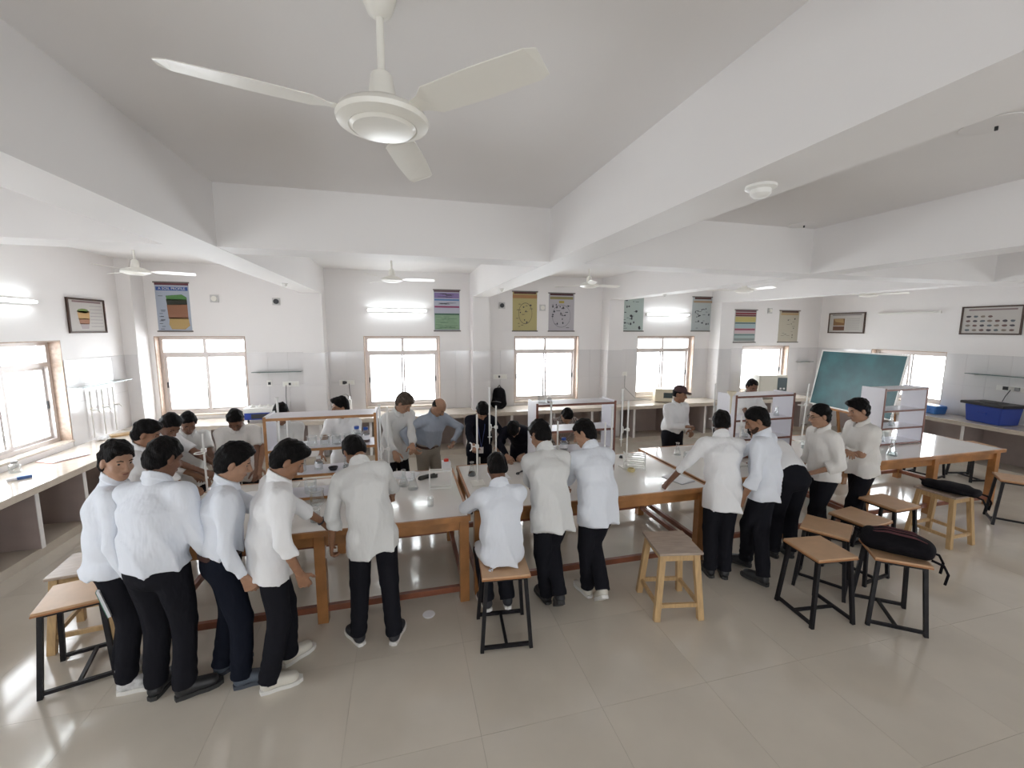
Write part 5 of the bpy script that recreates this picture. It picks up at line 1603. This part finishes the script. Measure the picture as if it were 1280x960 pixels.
# ------------------------------------------------------------------ things on the stone counters
bottle(-4.25, 5.86, CT, 'grey-capped glass jar on the counter by the left window', .05, .13, mat('grey_plastic', (.25, .25, .25), .5), lab=False)
notebook(-4.12, 6.36, CT, 62, 'open exercise book with a red cover on the left counter', .19, .27, PAPER, True, mat('red_card', (.50, .13, .08), .6))
e = empty('chalk_box', (-4.02, 5.58, CT), 40, 'small blue and white box on the left counter', 'box')
boxobj('box_sleeve', -.02, .09, -.03, .03, 0, .03, mat('blue_card', (.08, .16, .40), .5), e)
boxobj('box_tray', -.09, -.02, -.028, .028, .002, .028, PAPER, e)
e = empty('crumpled_paper', (-4.24, 7.30, CT), 0, 'crumpled white paper at the back of the left counter', 'paper')
F = Field((-.12, -.12, -.02), (.12, .12, .12), .009)
F.rc((-.03, -.03, .03), (.03, .04, .035), .03, .025, .02).rc((0, 0, .03), (.05, -.04, .02), .025, .02, .02)
F.disp(lambda X, Y, Z: .010 * wob(X, Y, Z, 60, 9))
F.plane((0, 0, -1), (0, 0, .001))
npmesh('paper_ball', [F.net()], [PAPER], (0, 0, 0), e)
e = empty('wooden_board', (-4.1, 7.62, CT), 35, 'plain wooden board with a blue cloth in the left corner', 'board')
boxobj('board_plank', -.2, .2, -.09, .09, 0, .02, PINE, e)
boxobj('blue_cloth', .06, .19, -.07, .07, .02, .05, mat('blue_cloth', (.05, .22, .60), .8), e, .008)
e = empty('water_bath', (-2.38, 8.22, CT), 0, 'blue and white lab heater left of the face hidden by the rack', 'instrument')
for sx in (-1, 1):
    for sy in (-1, 1):
        MB().lathe([(.018, 0), (.014, .05)], (sx * .22, sy * .12, 0), 10).build('foot', DARK, e)
boxobj('blue_casing', -.27, .27, -.16, .16, .05, .17, BLUEP, e, .008)
boxobj('control_panel', -.16, .2, -.166, -.16, .07, .15, DARK, e)
boxobj('white_lid', -.28, .28, -.17, .17, .17, .25, WHITEP, e, .01)
for k in range(4):
    MB().lathe([(.05, .25), (.045, .27), (.012, .275), (.012, .295), (.004, .297)], (-.19 + .13 * k, 0, 0), 16).build('ring_cover', WHITEP, e, True)
e = empty('distillation_set', (-.98, 8.36, CT), 0, 'white tap apparatus with wooden sticks behind the left-looking student', 'apparatus')
MB().tube([(0, 0, 0), (0, 0, .30)], [.045, .04], 14).build('column_body', WHITEP, e, True)
MB().tube([(0, 0, .29), (0, 0, .36), (-.06, 0, .40), (-.12, 0, .38), (-.12, 0, .34)], .012, 8).build('swan_neck', mat('chrome', (.6, .6, .6), .2, metal=.9), e, True)
for k in range(2):
    MB().bar((.06, .03 * k, .10), (.26, .02 - .05 * k, .012), .02, .012).build('wooden_stick', PINE, e)
e = empty('power_supply', (5.72, 8.36, CT), -24, 'cream box instrument with a dark display by the fourth window', 'instrument')
boxobj('casing', -.20, .20, -.14, .14, .015, .30, CREAM, e, .008)
boxobj('display', -.02, .17, -.146, -.14, .10, .22, mat('grey_green_screen', (.06, .08, .08), .2), e)
for sx in (-1, 1):
    boxobj('foot', sx * .16 - .02, sx * .16 + .02, -.12, .12, 0, .015, DARK, e)
e = empty('hot_air_oven', (8.58, 8.34, CT), -14, 'white oven with grey control panel on the counter by the fifth window', 'oven')
boxobj('cabinet', -.34, .34, -.22, .2, .02, .55, mat('oven_white', (.66, .64, .56), .4), e, .006)
boxobj('door', -.32, .08, -.235, -.22, .05, .53, mat('oven_white', (.66, .64, .56), .4), e, .004)
boxobj('control_panel', .10, .32, -.232, -.22, .18, .50, mat('oven_panel', (.10, .13, .14), .3), e)
boxobj('lower_vent', .10, .32, -.232, -.22, .05, .14, DARK, e)
for k in range(2):
    boxobj('dial', .15 + .08 * k, .19 + .08 * k, -.245, -.232, .22, .26, WHITEP, e)
e = empty('plastic_tub', (10.10, 5.02, CT), 78, 'big blue plastic tub with black lid on the right counter', 'tub')
def tub(e, l, w, h, m, lid):
    b = MB()
    vs = []
    for zz, k in ((0, .9), (h, 1.0)):
        vs += [(-l / 2 * k, -w / 2 * k, zz), (l / 2 * k, -w / 2 * k, zz), (l / 2 * k, w / 2 * k, zz), (-l / 2 * k, w / 2 * k, zz)]
    b.add(vs, [(3, 2, 1, 0), (4, 5, 6, 7), (0, 1, 5, 4), (1, 2, 6, 5), (2, 3, 7, 6), (3, 0, 4, 7)]).build('tub_body', m, e, bevel=.02)
    if lid:
        boxobj('lid', -l / 2 - .05, l / 2 + .05, -w / 2 - .04, w / 2 + .04, h, h + .05, lid, e, .012)
        boxobj('lid_ridge', -l / 4, l / 4, -w / 4, w / 4, h + .05, h + .062, lid, e, .004)
    else:
        boxobj('inner_rim', -l / 2 + .01, l / 2 - .01, -w / 2 + .01, w / 2 - .01, h, h + .012, m, e, .004)
    for s_ in (-1, 1):
        boxobj('grip', -.07, .07, s_ * w / 2 * .97 - .012, s_ * w / 2 * .97 + .012, h * .5, h * .62, m, e, .004)
tub(e, .58, .40, .31, BLUEP, mat('black_lid', (.025, .022, .025), .45))
e = empty('plastic_tub', (10.15, 5.93, CT), 80, 'smaller blue tray beside the right window', 'tub')
tub(e, .36, .26, .15, mat('bright_blue_plastic', (.03, .14, .42), .4), None)
def cable(pts, label, m=DARK):
    o = MB().tube(pts, .006, 6).build('power_cable', m, None, True)
    return tag(o, label, 'cable')
cable([(-2.02 - .08, 8.61, 1.40), (-2.10, 8.55, 1.2), (-2.08, 8.5, .95), (-2.2, 8.45, CT + .008)], 'black cable hanging from the plate left of the first column')
cable([(-1.0, 8.60, 1.40), (-.99, 8.56, 1.25), (-.97, 8.5, 1.16)], 'short black cable above the white tap apparatus')
cable([(4.88, 8.62, 1.42), (4.86, 8.58, 1.15), (5.1, 8.5, .9), (5.5, 8.48, CT + .009)], 'grey cable drooping to the cream instrument', mat('grey_plastic', (.25, .25, .25), .5))
cable([(10.36, 4.96, 1.42), (10.33, 5.0, 1.3), (10.31, 5.02, 1.2)], 'black cable running down behind the blue lidded tub')
e = empty('bottle_lid', (.16, 3.445, 0), 0, 'round white lid lying on the floor by the left table', 'lid')
MB().lathe([(.004, .001), (.048, .001), (.05, .006), (.046, .012), (.004, .013)], n=28).build('lid_disc', PAPER, e, True)
MB().tube([(.049 * math.cos(t * math.pi / 12), .049 * math.sin(t * math.pi / 12), .007) for t in range(25)], .004, 6).build('lid_rim', PAPER, e, True)
e = empty('notebook', (-1.885, 3.11, .59), 0, 'narrow white notebook tucked at the striped-sneaker student\'s thigh', 'notebook')
e.rotation_euler = (0, math.radians(-12), math.radians(20))
boxobj('cover', -.008, -.005, -.02, .02, 0, .20, mat('green_card', (.12, .30, .22), .6), e)
boxobj('pages', -.005, .010, -.018, .018, .002, .198, PAPER, e)
